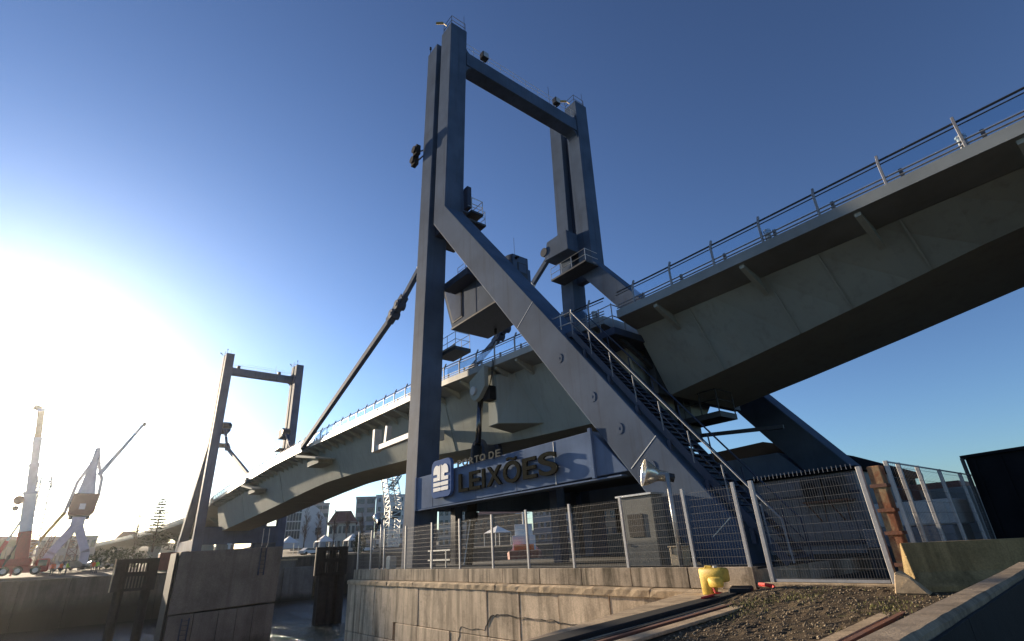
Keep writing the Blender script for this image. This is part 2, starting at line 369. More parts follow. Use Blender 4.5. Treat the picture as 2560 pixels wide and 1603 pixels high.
# stay brackets on the leaf edge
def edge_bracket(x, name_parent, w=3.4):
    y, z = ys(x), fb(x)
    MB().prism_y([(x-w/2, z-.32), (x+w/2+3.2, z-1.55), (x+w/2+3.2, z-1.72), (x-w/2, z-.62)], 16.55+y, 18.6+y).build('stay_bracket', 'girder', name_parent, .02)
    MB().box(x+.5, x+3.9, 17.2+y, 19.0+y, z-1.95, z-1.45).build('bracket_beam', 'girder', name_parent, .02)
    MB().box(x-1.0, x-.0, 16.62+y, 17.4+y, z-.3, z+.42).build('stay_lug', 'fascia', name_parent, .03)
    for h in (.5, .95): MB().tube([(x-w/2, 16.58+y, z-.3+h), (x+1.0, 16.58+y, z-.45+h)], .022, 5).build('bracket_rail', 'postm', name_parent)
edge_bracket(-57.4, near_leaf); edge_bracket(-83.5, far_leaf)
def far_bracket(x, parent):
    y, z = ys(x), fb(x)
    MB().box(x-2.5, x+2.3, 28.35+y, 29.9+y, z-1.15, z-.92).build('stay_bracket', 'dark', parent)
    MB().prism_y([(x-2.2, z-1.16), (x+.2, z-1.16), (x-.5, z-2.0), (x-2.2, z-2.0)], 27.0+y, 28.6+y).build('bracket_beam', 'dark', parent)
    for h in (.5, 1.0): MB().tube([(x-2.4, 29.85+y, z-.92+h), (x+2.2, 29.85+y, z-.92+h)], .022, 5).build('bracket_rail', 'dark', parent)
    for k in (-2.4, -1.2, 0, 1.2, 2.2): MB().tube([(x+k, 29.85+y, z-.92), (x+k, 29.85+y, z+.1)], .022, 5).build('bracket_post', 'dark', parent)
far_bracket(-66., near_leaf)
# fork shaped bracket beside the near column
fk = tag(MB().box(-38.0, -31.5, 16.7, 17.1, 8.75, 9.15).box(-38.2, -37.85, 16.6, 17.2, 8.7, 10.45).prism_y([(-36.4, 9.15), (-36.0, 9.15), (-35.85, 10.3), (-36.2, 10.4)], 16.7, 17.1).build('fork_bracket', 'offwhite', None, .02),
         'pale fork-shaped steel bracket standing out to the left of the near tower column', 'bracket')
MB().box(-31.6, -31.3, 16.6, 18.9, 8.6, 9.3).build('mounting_plate', 'offwhite', fk)

# ------------------------------------------------------------------ towers
def tower(name, label, tf, near):
    base = tf(-20, 22.5, .8)
    t = thing(name, label, 'tower', base)
    def B(): return MB(tf)
    zb = .6
    for side, (y0, y1, dx) in enumerate(((15.0, 16.5, 0.0), (28.8, 30.3, .55))):
        inner = y1 if side == 0 else y0; sg = 1 if side == 0 else -1
        c = B().hexa([(-29.5+dx, y0, zb), (-28.15+dx, y0, zb), (-28.15+dx, y1, zb), (-29.5+dx, y1, zb),
                      (-27.9+dx*.2, y0, 40.3), (-26.4+dx*.2, y0, 40.3), (-26.4+dx*.2, y1, 40.3), (-27.9+dx*.2, y1, 40.3)]).build('column', 'steel', t, .03)
        for z in (5.0, 9.6, 14.8, 21.6, 26.6, 31.5, 36.2):                     # weld collars, a few mm proud
            k = (z-zb)/39.7; xl = -29.5+dx+(1.6-dx*.8)*k; xr = -28.15+dx+(1.75-dx*.8)*k
            B().box(xl-.004, xr+.004, y0-.004, y1+.004, z, z+.035).build('weld_seam', 'steel', c)
        poly = [(-25.68, 40.5), (-24.18, 40.5), (-25.0, 23.0), (-8.62, 1.85), (-8.48, zb), (-9.9, zb), (-11.7, 3.04), (-26.5, 22.35)]
        poly = [(x+dx*(.2 if z > 30 else 1), z) for x, z in poly]
        st = B().prism_y(poly, y0+.004, y1-.004).build('strut', 'steel', t, .03)
        # recessed plate between column and strut head
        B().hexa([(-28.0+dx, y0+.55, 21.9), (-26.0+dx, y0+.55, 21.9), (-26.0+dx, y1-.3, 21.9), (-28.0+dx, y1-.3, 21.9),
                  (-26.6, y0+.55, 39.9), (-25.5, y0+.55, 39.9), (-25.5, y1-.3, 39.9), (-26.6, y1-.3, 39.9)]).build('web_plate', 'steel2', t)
        if near and side == 0:
            def on(x, off):                            # point on the strut axis, off = 0 upper edge .. 1 lower edge
                zu = 23-(x+25)*1.291; return zu
            for xq in (-13.35, -12.2, -11.0, -15.0):    # inspection hatches
                zc = 23-(xq+25)*1.291-1.15
                hb = MB(); n = 18
                hb.prism_y([(xq-.25+.17*math.cos(2*math.pi*i/n), zc+.21*math.sin(2*math.pi*i/n)) for i in range(n)], y0-.012, y0)
                h = hb.build('hatch', 'steel', st, .004); MB().box(xq-.27, xq-.24, y0-.022, y0-.012, zc-.05, zc+.05).build('handle', 'steel', h)
            for xu in (-16.75, -10.9, -8.75):
                zu = 23-(xu+25)*1.291
                dxl, dzl = (-1.25, -.95)
                MB().bar((xu, y0-.0, zu-.02), (xu+dxl*(.55 if xu > -9 else 1), y0-.0, zu+dzl*(.55 if xu > -9 else 1)), .012, .03, (1, 0, .8)).build('weld_seam', 'galv', st)
        # tie beam between column and strut foot
        if near:
            tb = B().prism_y([(-28.05+dx, 3.72), (-28.05+dx, 5.48), (-13.9+dx, 5.52), (-12.3+dx, 3.80)], y0+.02, y1-.05).build('tie_beam', 'signbeam', t, .02)
            if side == 0:
                MB().box(-13.98, -13.82, y0-.10, y0+.02, 3.72, 5.62).build('flange', 'signbeam', tb, .01)
                MB().box(-28.02, -27.86, y0-.06, y0+.02, 3.66, 5.52).build('flange', 'signbeam', tb, .01)
                MB().box(-16.1, -16.08, y0+.0, y0+.02, 3.76, 5.48).build('weld_seam', 'galv', tb)
                for xx in (-26.1, -21.9, -18.7): MB().box(xx, xx+.015, y0+.012, y0+.02, 3.76, 5.48).build('weld_seam', 'steel', tb)
                MB().box(-28.0, -12.6, y0-.02, y0+.3, 3.66, 3.715).build('bottom_flange', 'signbeam', tb)
        # bracket that holds the stay, and its inspection platform
        zz = 25.4
        xb0, xb1 = -29.2+dx*1.2, -26.3+dx
        ya, yb = (inner, inner+1.35*sg)
        bk = B().prism_y([(xb0-.2, zz-.9), (xb1, zz-1.1), (xb1, zz+.8), (xb0+.3, zz+.8)], min(ya, yb), max(ya, yb)).build('stay_bracket_box', 'steel', t, .03)
        pc = []
        pin = B(); pin.tube([(xb0-.15, min(ya, yb)-.06, zz), (xb0-.15, max(ya, yb)+.06, zz)], .42, 16); pin.build('pin', 'dark', bk)
        B().box(xb0+.6, xb1+1.9, min(ya, ya+1.5*sg), max(ya, ya+1.5*sg), zz-3.3, zz-3.15).build('inspection_platform', 'dark', t)
        for h in (.5, 1.05):
            B().tube([(xb0+.6, ya+1.45*sg, zz-3.15+h), (xb1+1.9, ya+1.45*sg, zz-3.15+h), (xb1+1.9, ya, zz-3.15+h)], .025, 5).build('platform_rail', 'galv', t)
        for xx in (xb0+.62, xb0+1.9, xb0+3.1, xb1+1.88): B().tube([(xx, ya+1.45*sg, zz-3.15), (xx, ya+1.45*sg, zz-2.1)], .025, 5).build('platform_post', 'galv', t)
        # rails at the column heads
        for h in (.45, .95): B().tube([(-25.5, y0+.1, 40.5+h), (-24.3, y0+.1, 40.5+h), (-24.3, y1-.1, 40.5+h)], .028, 5).build('head_rail', 'railm', t)
        for p in ((-25.5, y0+.1), (-24.3, y0+.1), (-24.3, y1-.1)): B().tube([(*p, 40.5), (*p, 41.45)], .028, 5).build('head_post', 'railm', t)
        B().tube([(-24.3, y1-.2, 40.5), (-24.3, y1-.2, 42.3)], .018, 5).build('lightning_rod', 'railm', t)
        lb = B(); lb.tube([(-24.7, y0-.1, 40.5), (-24.9, y0-.35, 40.85)], .04, 6); lb.tube([(-24.9, y0-.35, 40.85), (-25.3, y0-.75, 40.95)], .10, 8); lb.build('street_lamp_head', 'yellowsteel', t)
        B().tube([(-27.7, y0+.1, 40.3), (-27.7, y0+.1, 40.95)], .03, 6).build('beacon_post', 'railm', t)
        B().tube([(-27.7, y0+.1, 40.95), (-27.7, y0+.1, 41.2)], .09, 8).build('beacon', 'dark', t)
    # cross beam with curved knees and a thin railing
    cb = B().hexa([(-25.5, 16.5, 36.8), (-24.25, 16.5, 36.8), (-24.25, 28.8, 36.8), (-25.5, 28.8, 36.8),
                   (-25.5, 16.5, 38.2), (-24.25, 16.5, 38.2), (-24.25, 28.8, 38.2), (-25.5, 28.8, 38.2)]).build('cross_beam', 'steel', t, .02)
    for yk, s_ in ((16.5, 1), (28.8, -1)):
        for zt, sz in ((36.8, -1), (38.2, 1)):
            arc = [(yk, zt), (yk+s_*.75, zt)]+[(yk+s_*(.75-.75*math.sin(a)), zt+sz*(.75-.75*math.cos(a))) for a in [R(18*i) for i in range(1, 6)]]
            B().prism_x(arc, -25.4, -24.35).build('knee_plate', 'steel', t)
    for xr in (-24.3, -25.45):
        for h in (.55, 1.0): B().tube([(xr, 16.5, 38.2+h), (xr, 28.8, 38.2+h)], .016, 5).build('beam_rail', 'galv', cb)
        for i in range(9): B().tube([(xr, 17.2+i*1.38, 38.2), (xr, 17.2+i*1.38, 39.2)], .016, 5).build('rail_post', 'galv', cb)
    for yy in (18.2, 26.3):                             # floodlights on the beam
        fl = B(); fl.box(-24.45, -23.95, yy-.3, yy+.3, 38.5, 39.15); f_ = fl.build('floodlight', 'dark', t, .04)
        B().box(-23.95, -23.92, yy-.24, yy+.24, 38.56, 39.09).build('lens', 'lamp', f_); B().tube([(-24.3, yy, 38.2), (-24.3, yy, 38.55)], .05, 6).build('bracket', 'dark', f_)
    B().tube([(-24.3, 25.5, 38.2), (-24.3, 25.5, 40.3)], .02, 5).build('antenna', 'railm', t)
    if near:
        MB().box(-29.2, -28.3, 16.5, 28.8, 3.74, 5.45).build('portal_beam', 'steel', t, .03)
        for (x, y, z) in ((-28.75, 14.6, 30.35), (-29.3, 14.75, 29.8)):     # ship signal lamps on the column
            sl = MB(); sl.tube([(x, y-.25, z), (x, y+.15, z)], .30, 12); sl.box(x-.3, x+.3, y-.1, y+.25, z-.42, z+.42); q = sl.build('signal_lamp', 'blackm', t)
            MB().bar((x, y+.2, z), (-28.4, 15.05, z), .08).build('arm', 'dark', q)
        eb = MB().box(-24.95, -24.45, 16.5, 16.85, 23.2, 25.0).build('equipment_cabinet', 'steel2', t, .02)
        MB().box(-25.3, -24.0, 16.5, 17.5, 22.55, 22.7).build('inspection_platform', 'dark', t)
        for h in (.5, 1.0): MB().tube([(-24.0, 16.5, 22.7+h), (-24.0, 17.45, 22.7+h), (-25.3, 17.45, 22.7+h)], .03, 5).build('platform_rail', 'galv', t)
        for p in ((-24.0, 16.55), (-24.0, 17.45)): MB().tube([(*p, 22.7), (*p, 23.7)], .03, 5).build('platform_post', 'galv', t)
        # lower platform on the inner face of the near column
        MB().box(-28.3, -26.15, 16.52, 17.75, 13.25, 13.5).build('inspection_platform', 'dark', t, .01)
        for h in (.5, 1.0): MB().tube([(-28.3, 17.7, 13.5+h), (-26.2, 17.7, 13.5+h), (-26.2, 16.6, 13.5+h), (-28.0, 16.6, 13.5+h)], .022, 5).build('platform_rail', 'galv', t)
        for p in ((-26.2, 17.7), (-26.2, 16.6), (-27.2, 16.6), (-28.2, 17.7), (-27.2, 17.7)): MB().tube([(*p, 13.5), (*p, 14.55)], .022, 5).build('platform_post', 'galv', t)
        MB().box(-28.3, -26.2, 16.56, 16.6, 13.5, 13.65).build('toe_board', 'galv', t)
    else:
        # low portal beam joining the two legs across the bridge
        B().box(-29.45, -28.2, 16.5, 28.8, 4.6, 7.3).build('portal_beam', 'steel', t, .03)
        B().box(-29.5, -28.15, 16.5, 28.8, 7.3, 7.5).build('beam_flange', 'steel', t)
        for side in (0, 1):
            y0 = 15.0+13.8*side
            B().prism_y([(-28.05, 3.72), (-28.05, 5.48), (-13.9, 5.52), (-12.3, 3.80)], y0+.02, y0+1.45).build('tie_beam', 'steel', t, .02)
    return t
near_tower = tower('bridge_tower', 'tall blue-grey steel tower with slanting struts in the middle of the picture', lambda x, y, z: (x, y, z), True)
far_tower = tower('bridge_tower', 'small distant blue-grey tower standing behind the grey concrete dolphin', lambda x, y, z: (-139.4-x, y+1.35, z), False)

# ------------------------------------------------------------------ stays
def stay(label, pin, hinge, end, y, far=False):
    t = thing('stay_bar', label, 'stay', (end[0], y, end[1]), 'hinged stays between the towers and the leaves')
    a, h, e = Vector((pin[0], y, pin[1])), Vector((hinge[0], y, hinge[1])), Vector((end[0], y, end[1]))
    d1, d2 = (h-a).normalized(), (e-h).normalized()
    MB().bar(a, h, .34, .46).build('upper_link', 'steel', t, .02)
    MB().bar(h+d2*.3, e, .40, .52).build('lower_bar', 'steel', t, .02)
    for off in (-.26, .26):                          # eye plates round the hinge pin
        MB().bar(h-d1*1.5+Vector((0, off, 0)), h+d2*1.5+Vector((0, off, 0)), .07, .55).build('eye_plate', 'steel', t, .01)
    for q in (h-d1*.55, h+d2*.55):
        MB().tube([q+Vector((0, -.38, 0)), q+Vector((0, .38, 0))], .40, 14).build('hinge_pin', 'steel2', t)
        MB().tube([q+Vector((0, -.42, 0)), q+Vector((0, .42, 0))], .16, 10).build('pin_cap', 'dark', t)
    q = a+d1*3.2; MB().bar(q-d1*.12, q+d1*.12, .36, .48).build('clamp_band', 'white', t)
stay('straight dark stay running down left from the near tower column', (-29.6, 23.9), (-36.1, 20.05), (-57.6, 12.35), 17.15)
stay('stay with round hinges passing behind the control cabin to the far tower leg', (-28.6, 25.3), (-36.0, 20.4), (-57.6, 12.4), 28.15)
stay('bent pale stay hanging from the inner face of the distant tower, nearer side', (-110.6, 24.9), (-105.2, 20.4), (-84.0, 12.7), 18.3)
stay('bent stay of the distant tower on its farther side, beside the right leg', (-110.6, 24.9), (-105.2, 20.4), (-84.0, 12.7), 29.5)

# ------------------------------------------------------------------ control cabin
cabn = thing('control_cabin', 'angular steel control cabin with bluish windows hung behind the near strut', 'cabin', (-24, 19, 15.6))
CY0, CY1 = 17.5, 20.6
prof = [(-28.1, 15.62), (-23.0, 15.62), (-23.0, 18.75), (-24.5, 18.95), (-26.6, 19.55), (-29.5, 19.35)]
body = MB().prism_y(prof, CY0, CY1).build('shell', 'steel', cabn, .03)
MB().prism_y([(-23.0, 15.62), (-21.5, 15.62), (-21.1, 16.2), (-21.1, 18.1), (-21.6, 18.25), (-23.0, 18.4)], CY0+.02, CY0+1.25).build('entrance_bay', 'steel', cabn, .03)
MB().prism_y([(-29.15, 19.0), (-26.75, 19.15), (-26.75, 15.95), (-27.95, 15.92)], CY0-.03, CY0+.02).build('window_frame', 'dark', cabn)
MB().prism_y([(-28.98, 18.88), (-26.87, 19.03), (-26.87, 16.07), (-27.88, 16.04)], CY0-.045, CY0).build('side_window', 'cabglass', cabn)
MB().box(-28.15, -22.9, CY0-.03, CY1+.03, 15.50, 15.62).build('floor_frame', 'dark', cabn)
MB().box(-25.12, -25.1, CY0-.015, CY0, 15.64, 18.9).build('panel_seam', 'steel2', cabn)
f = MB().prism_x([(17.85, 16.25), (18.6, 16.25), (18.6, 17.6), (17.85, 17.6)], -21.2, -21.07).build('end_window_frame', 'dark', cabn)
MB().box(-21.08, -21.05, 17.93, 18.52, 16.95, 17.52).build('end_window', 'cabglass', f)
MB().hexa([(-28.2, 18.0, 15.9), (-28.16, 18.0, 15.9), (-28.16, 20.2, 15.9), (-28.2, 20.2, 15.9), (-29.5, 18.0, 19.1), (-29.46, 18.0, 19.1), (-29.46, 20.2, 19.1), (-29.5, 20.2, 19.1)]).build('front_window', 'cabglass', cabn)
MB().tube([(-21.1, 17.75, 17.85), (-20.85, 17.75, 17.8)], .09, 8).build('wall_lamp', 'blackm', cabn)
MB().tube([(-21.6, 18.1, 18.2), (-21.6, 18.1, 19.7)], .012, 5).build('whip_antenna', 'railm', cabn)
MB().tube([(-26.4, 20.0, 15.6), (-26.4, 20.0, 15.15)], .10, 8).build('camera_dome', 'blackm', cabn)
for h in (.35, .7): MB().tube([(-27.6, 17.7, 19.5+h), (-26.6, 17.7, 19.5+h), (-26.6, 19.0, 19.5+h)], .02, 5).build('roof_rail', 'dark', cabn)
for p in ((-27.6, 17.7), (-26.6, 17.7)): MB().tube([(*p, 19.4), (*p, 20.2)], .02, 5).build('roof_post', 'dark', cabn)
MB().box(-27.6, -24.6, 16.5, 17.9, 18.0, 18.5).build('support_arm', 'steel2', cabn)

# ------------------------------------------------------------------ hydraulic cylinder and girder bracket
hc = thing('hydraulic_cylinder', 'upright black hydraulic ram under a pointed grey bracket, behind the sign beam', 'hydraulic ram', (-24.6, 16.9, .8))
MB().prism_y([(-24.85, 10.75), (-23.35, 11.35), (-23.3, 11.35), (-23.3, 10.1), (-23.9, 9.55), (-24.3, 9.42), (-24.65, 9.6), (-24.85, 9.95)], 16.72, 17.02).build('head_bracket', 'girder', hc, .02)
MB().prism_y([(-24.85, 10.75), (-23.35, 11.3), (-23.3, 10.1), (-23.9, 9.55), (-24.3, 9.42), (-24.65, 9.6), (-24.85, 9.95)], 17.3, 17.6).build('head_bracket', 'girder', hc, .02)
MB().tube([(-24.35, 16.6, 10.05), (-24.35, 17.7, 10.05)], .26, 12).build('pin', 'offwhite', hc)
MB().tube([(-24.3, 17.16, 9.9), (-24.52, 17.0, 6.7)], .17, 14).build('rod', 'chrome', hc, 0, True)
MB().tube([(-24.52, 17.0, 6.9), (-25.0, 16.85, 3.4)], .27, 14).build('barrel', 'blackm', hc, 0, True)
MB().tube([(-25.0, 16.85, 3.4), (-25.02, 16.83, 2.9)], .36, 14).build('gland', 'blackm', hc)
MB().tube([(-25.02, 16.83, 2.9), (-25.3, 16.8, .8)], .22, 12).build('lower_barrel', 'blackm', hc, 0, True)
MB().tube([(-24.75, 16.6, 3.0), (-25.25, 16.5, .8)], .035, 6).build('pipe', 'white', hc)
MB().box(-23.85, -23.2, 17.0, 17.5, 9.35, 10.15).build('junction_box', 'blackm', hc)
for k in range(2):
    MB().tube([(-22.6-.15*k, 16.95, 11.6), (-22.75-.1*k, 16.9, 10.6), (-23.2, 16.85, 9.6), (-23.7, 16.9, 9.3)], .025, 5).build('hose', 'blackm', hc)
bb = tag(MB().hexa([(-24.0, 17.45, 7.95), (-23.1, 17.45, 7.95), (-20.9, 19.2, 7.7), (-24.0, 19.2, 7.7), (-24.0, 17.45, 10.85), (-23.1, 17.45, 10.85), (-22.3, 18.4, 10.85), (-24.0, 18.4, 10.85)]).build('bracket_box', 'girder', None, .03),
         'pale boxy bracket with dark underside welded to the leaf girder beside the ram', 'bracket')
# trunnion bearing on its plinth
tr = thing('trunnion_bearing', 'rounded steel bearing plate beside the platform behind the emblem', 'bearing', (-26, 18.6, 5.3))
def rounded_plate(cx, zb, w, h, n=14): return [(cx-w, zb), (cx+w, zb)]+[(cx+w*.72*math.cos(math.pi*i/n), h+w*.72*math.sin(math.pi*i/n)) for i in range(n+1)]
MB().prism_y(rounded_plate(-26.3, 5.3, 1.0, 7.0), 18.2, 18.5).build('side_plate', 'steel2', tr, .02)
MB().prism_y(rounded_plate(-26.3, 5.3, 1.0, 7.0), 19.3, 19.6).build('side_plate', 'steel2', tr, .02)
MB().tube([(-26.3, 18.08, 7.0), (-26.3, 19.7, 7.0)], .45, 18).build('trunnion', 'steel2', tr)
for i in range(8): MB().tube([(-26.3+.33*math.cos(i*math.pi/4), 18.04, 7.0+.33*math.sin(i*math.pi/4)), (-26.3+.33*math.cos(i*math.pi/4), 18.1, 7.0+.33*math.sin(i*math.pi/4))], .045, 6).build('bolt', 'dark', tr)
MB().box(-28.0, -18.5, 17.2, 28.0, 4.95, 5.3).build('plinth_floor', 'dark', tr)
for y in (17.6, 27.6):
    for x in (-27.7, -18.9): MB().box(x-.25, x+.25, y-.25, y+.25, .8, 4.95).build('plinth_leg', 'steel2', tr)
for h in (.55, 1.05): MB().tube([(-28.0, 17.3, 5.3+h), (-24.9, 17.3, 5.3+h)], .025, 5).build('guard_rail', 'galv', tr)
for x in (-28.0, -27.0, -26.0, -24.95): MB().tube([(x, 17.3, 5.3), (x, 17.3, 6.4)], .03, 5).build('rail_post', 'galv', tr)
for i in range(9): MB().tube([(-23.5+i*.55, 19.0, 5.3), (-23.5+i*.55, 19.0, 6.3)], .025, 5).build('rail_post', 'dark', tr)
MB().tube([(-23.5, 19.0, 6.3), (-19.1, 19.0, 6.3)], .03, 5).build('guard_rail', 'dark', tr)
MB().box(-22.3, -20.5, 21.0, 24.0, 5.3, 7.2).build('rear_block', 'dark', tr, .05)

# ------------------------------------------------------------------ staircase and landing
sc = thing('steel_staircase', 'long open steel staircase climbing behind the near slanting strut', 'staircase', (-9, 17, .7))
SA, SBt = Vector((-7.42, 0, .75)), Vector((-14.5, 0, 9.9))
for y in (15.18, 16.30):
    MB().bar((SA.x, y, SA.z), (SBt.x, y, SBt.z), .05, .24).build('stringer', 'steel2', sc, .01)
for i in range(6):
    k = (i+.7)/6.3; p = SA+(SBt-SA)*k; MB().box(p.x-.10, p.x+.02, 15.1, 15.24, p.z-.50, p.z-.10).build('clip', 'steel2', sc)
NT = 44
tread = MB().box(-.14, .14, 0, 1.05, -.02, .02).mesh('tread', 'steel2')
for i in range(NT):
    p = SA+(SBt-SA)*((i+.5)/NT); link('tread', tread, sc, (p.x, 15.22, p.z+.03))
for y, mt in ((15.17, 'dullrail'), (16.32, 'steel2')):
    MB().tube([(-7.30, y, .76), (-7.36, y, 1.86), (SBt.x+.05, y, SBt.z+1.0)], .030, 6).build('handrail', mt, sc)
    MB().tube([(-7.33, y, 1.22), (SBt.x+.05, y, SBt.z+.46)], .022, 6).build('middle_rail', 'steel2', sc)
    for i in range(8):
        p = SA+(SBt-SA)*((i+.4)/7.45); MB().tube([(p.x, y, p.z), (p.x-.05, y, p.z+1.04)], .026, 6).build('baluster', mt, sc)
ld = thing('stair_landing', 'steel landing platform with railings at the head of the staircase', 'platform', (-14.5, 17.5, 9.8))
MB().box(-17.4, -13.3, 16.56, 20.3, 9.78, 10.10).build('floor', 'steel2', ld, .01); MB().box(-15.9, -14.45, 15.2, 16.54, 9.80, 10.06).build('floor', 'steel2', ld, .01)
for h in (.5, 1.0): MB().tube([(-15.9, 16.5, 10.06+h), (-15.9, 15.22, 10.06+h), (-14.5, 15.22, 9.95+h)], .026, 6).build('handrail', 'galv', ld)
for p in ((-15.9, 15.22), (-15.2, 15.22), (-14.5, 15.22)): MB().tube([(*p, 10.0), (*p, 11.06)], .026, 6).build('post', 'galv', ld)
for h in (.55, 1.1):
    MB().tube([(-17.4, 16.6, 10.1+h), (-15.9, 16.6, 10.1+h)], .026, 6).build('handrail', 'galv', ld)
    MB().tube([(-14.9, 16.6, 10.1+h), (-13.35, 16.6, 10.1+h), (-13.35, 19.9, 10.1+h)], .026, 6).build('handrail', 'postm', ld)
for p in ((-17.4, 16.6), (-16.6, 16.6), (-15.9, 16.6), (-14.9, 16.6), (-14.1, 16.6), (-13.35, 16.6), (-13.35, 17.4), (-13.35, 18.3), (-13.35, 19.2)):
    MB().tube([(*p, 10.1), (*p, 11.25)], .026, 6).build('post', 'postm', ld)
MB().bar((-13.6, 17.2, 9.8), (-13.6, 20.0, 8.4), .16, .2).build('brace', 'dark', ld); MB().bar((-17.1, 17.2, 9.8), (-17.1, 20.0, 8.4), .16, .2).build('brace', 'dark', ld)
for h in (1.15, 2.0): MB().tube([(-19.0, 18.2, 10.4+h), (-16.4, 17.0, 10.1+h)], .03, 5).build('access_rail', 'railm', ld)

# ------------------------------------------------------------------ port sign
def letter_mesh(ch, x0, x1, z0, z1, y_front, depth, mat, off=.0):
    cu = bpy.data.curves.new('letter', 'FONT'); cu.body = ch; cu.extrude = .5; cu.offset = off
    o = bpy.data.objects.new('tmp', cu); col.objects.link(o); dg = bpy.context.evaluated_depsgraph_get(); dg.update()
    me = bpy.data.meshes.new_from_object(o.evaluated_get(dg)); bpy.data.objects.remove(o)
    m2 = bpy.data.meshes.new('letter'); m2.from_pydata([tuple(v.co) for v in me.vertices], [], [tuple(p.vertices) for p in me.polygons]); me = m2
    xs_ = [v.co.x for v in me.vertices]; ys_ = [v.co.y for v in me.vertices]
    for v in me.vertices:
        x = x0+(v.co.x-min(xs_))/(max(xs_)-min(xs_))*(x1-x0); z = z0+(v.co.y-min(ys_))/(max(ys_)-min(ys_))*(z1-z0)
        v.co = (x, y_front+(.5-v.co.z)*depth, z)
    bm = bmesh.new(); bm.from_mesh(me); bmesh.ops.remove_doubles(bm, verts=bm.verts, dist=1e-5); bmesh.ops.recalc_face_normals(bm, faces=bm.faces); bm.to_mesh(me); bm.free()
    me.materials.append(M[mat]); return me
sg = thing('port_sign', 'raised sign reading PORTO DE LEIXÕES with a rounded emblem, on the tie beam', 'sign', (-20, 14.85, 3.8))
YF = 14.80
for ch, x0, x1 in (('L', -23.12, -22.26), ('E', -22.16, -21.22), ('I', -21.06, -20.84), ('X', -20.66, -19.5), ('O', -19.38, -18.12), ('E', -17.96, -17.04), ('S', -16.9, -15.74)):
    link('letter', letter_mesh(ch, x0, x1, 4.17 if ch not in 'OS' else 4.14, 5.05 if ch not in 'OS' else 5.09, YF, .10, 'letter', .018), sg)
tl = [(-19.1+.7*i/12, 5.19+.04*math.sin(2*math.pi*i/12)) for i in range(13)]
MB().prism_y([(x, z-.05) for x, z in tl]+[(x, z+.05) for x, z in tl[::-1]], YF, YF+.11).build('tilde', 'letter', sg)
for ch, x0, x1 in (('P', -23.25, -22.88), ('O', -22.78, -22.28), ('R', -22.15, -21.76), ('T', -21.68, -21.3), ('O', -21.22, -20.76), ('D', -20.46, -20.05), ('E', -19.92, -19.55)):
    link('letter', letter_mesh(ch, x0, x1, 5.42, 5.76, YF+.02, .05, 'smalletter', .012), sg)
MB().tube([(-23.3, YF+.1, 5.44), (-19.5, YF+.1, 5.44)], .012, 5).build('letter_rail', 'letter', sg)
for x in (-23.0, -21.5, -20.2): MB().tube([(x, YF+.1, 5.44), (x, 15.05, 5.40)], .012, 5).build('stand_off', 'letter', sg)
def rrect(x0, x1, z0, z1, r, n=6):
    p = []
    for cx, cz, a0 in ((x1-r, z1-r, 0), (x0+r, z1-r, 90), (x0+r, z0+r, 180), (x1-r, z0+r, 270)):
        p += [(cx+r*math.cos(R(a0+90*i/n)), cz+r*math.sin(R(a0+90*i/n))) for i in range(n+1)]
    return p
ex0, ex1, ez0, ez1 = -25.75, -23.72, 4.10, 6.05
em = MB().prism_y(rrect(ex0, ex1, ez0, ez1, .36), YF-.06, YF+.12).build('emblem_plate', 'emblem', sg, .02)
W, H = ex1-ex0, ez1-ez0; cx = (ex0+ex1)/2
def glyph(side):
    def q(u, v): return (cx+side*u*W, ez0+v*H)          # u from the centre outwards
    p = [q(.022, .44), q(.022, .86)]+[q(.20+.17*math.sin(R(a)), .70+.16*math.cos(R(a))) for a in (-40, 0, 30, 60, 90)]
    p += [q(.37, .615), q(.24, .615)]+[q(.22+.045*math.cos(R(a)), .575+.045*math.sin(R(a))) for a in (110, 150, 180, 210, 250)]+[q(.24, .535), q(.37, .535), q(.37, .44)]
    return p
for s_ in (-1, 1):
    MB().prism_y(glyph(s_), YF-.085, YF-.055).build('glyph_block', 'white', em)
    for v0, v1 in ((.30, .40), (.17, .265)):
        MB().prism_y([(cx+s_*.004*W, ez0+(v0+.008)*H), (cx+s_*.06*W, ez0+v0*H), (cx+s_*.37*W, ez0+v0*H), (cx+s_*.37*W, ez0+v1*H), (cx+s_*.06*W, ez0+v1*H), (cx+s_*.004*W, ez0+(v1-.012)*H)], YF-.085, YF-.055).build('glyph_bar', 'white', em)
for x in (-25.2, -24.2): MB().box(x-.08, x+.08, YF+.1, 15.02, 4.6, 5.3).build('mount', 'dark', sg)

# ================================================================== NEAR PIER
pier = thing('pier', 'stained concrete pier wall carrying the near tower above the water', 'pier', (-20, 22, -5.2))
MB().box(-32.0, -7.52, 13.62, 34.0, -6.5, .70).build('core', 'pier', pier)
# upper course of panels, joints recessed
xb = [-32.2, -30.0, -27.7, -25.2, -22.6, -20.2, -17.8, -15.6, -13.5, -11.4, -9.4, -7.5]
for i in range(len(xb)-1):
    o = (i % 3-1)*.006
    MB().box(xb[i]+.012, xb[i+1]-.012, 13.40+o, 13.66, .26, .765).build('upper_panel', 'piertop', pier, .012)
MB().box(-32.35, -32.1, 13.42, 33.9, .26, .765).build('end_panel', 'piertop', pier, .012)
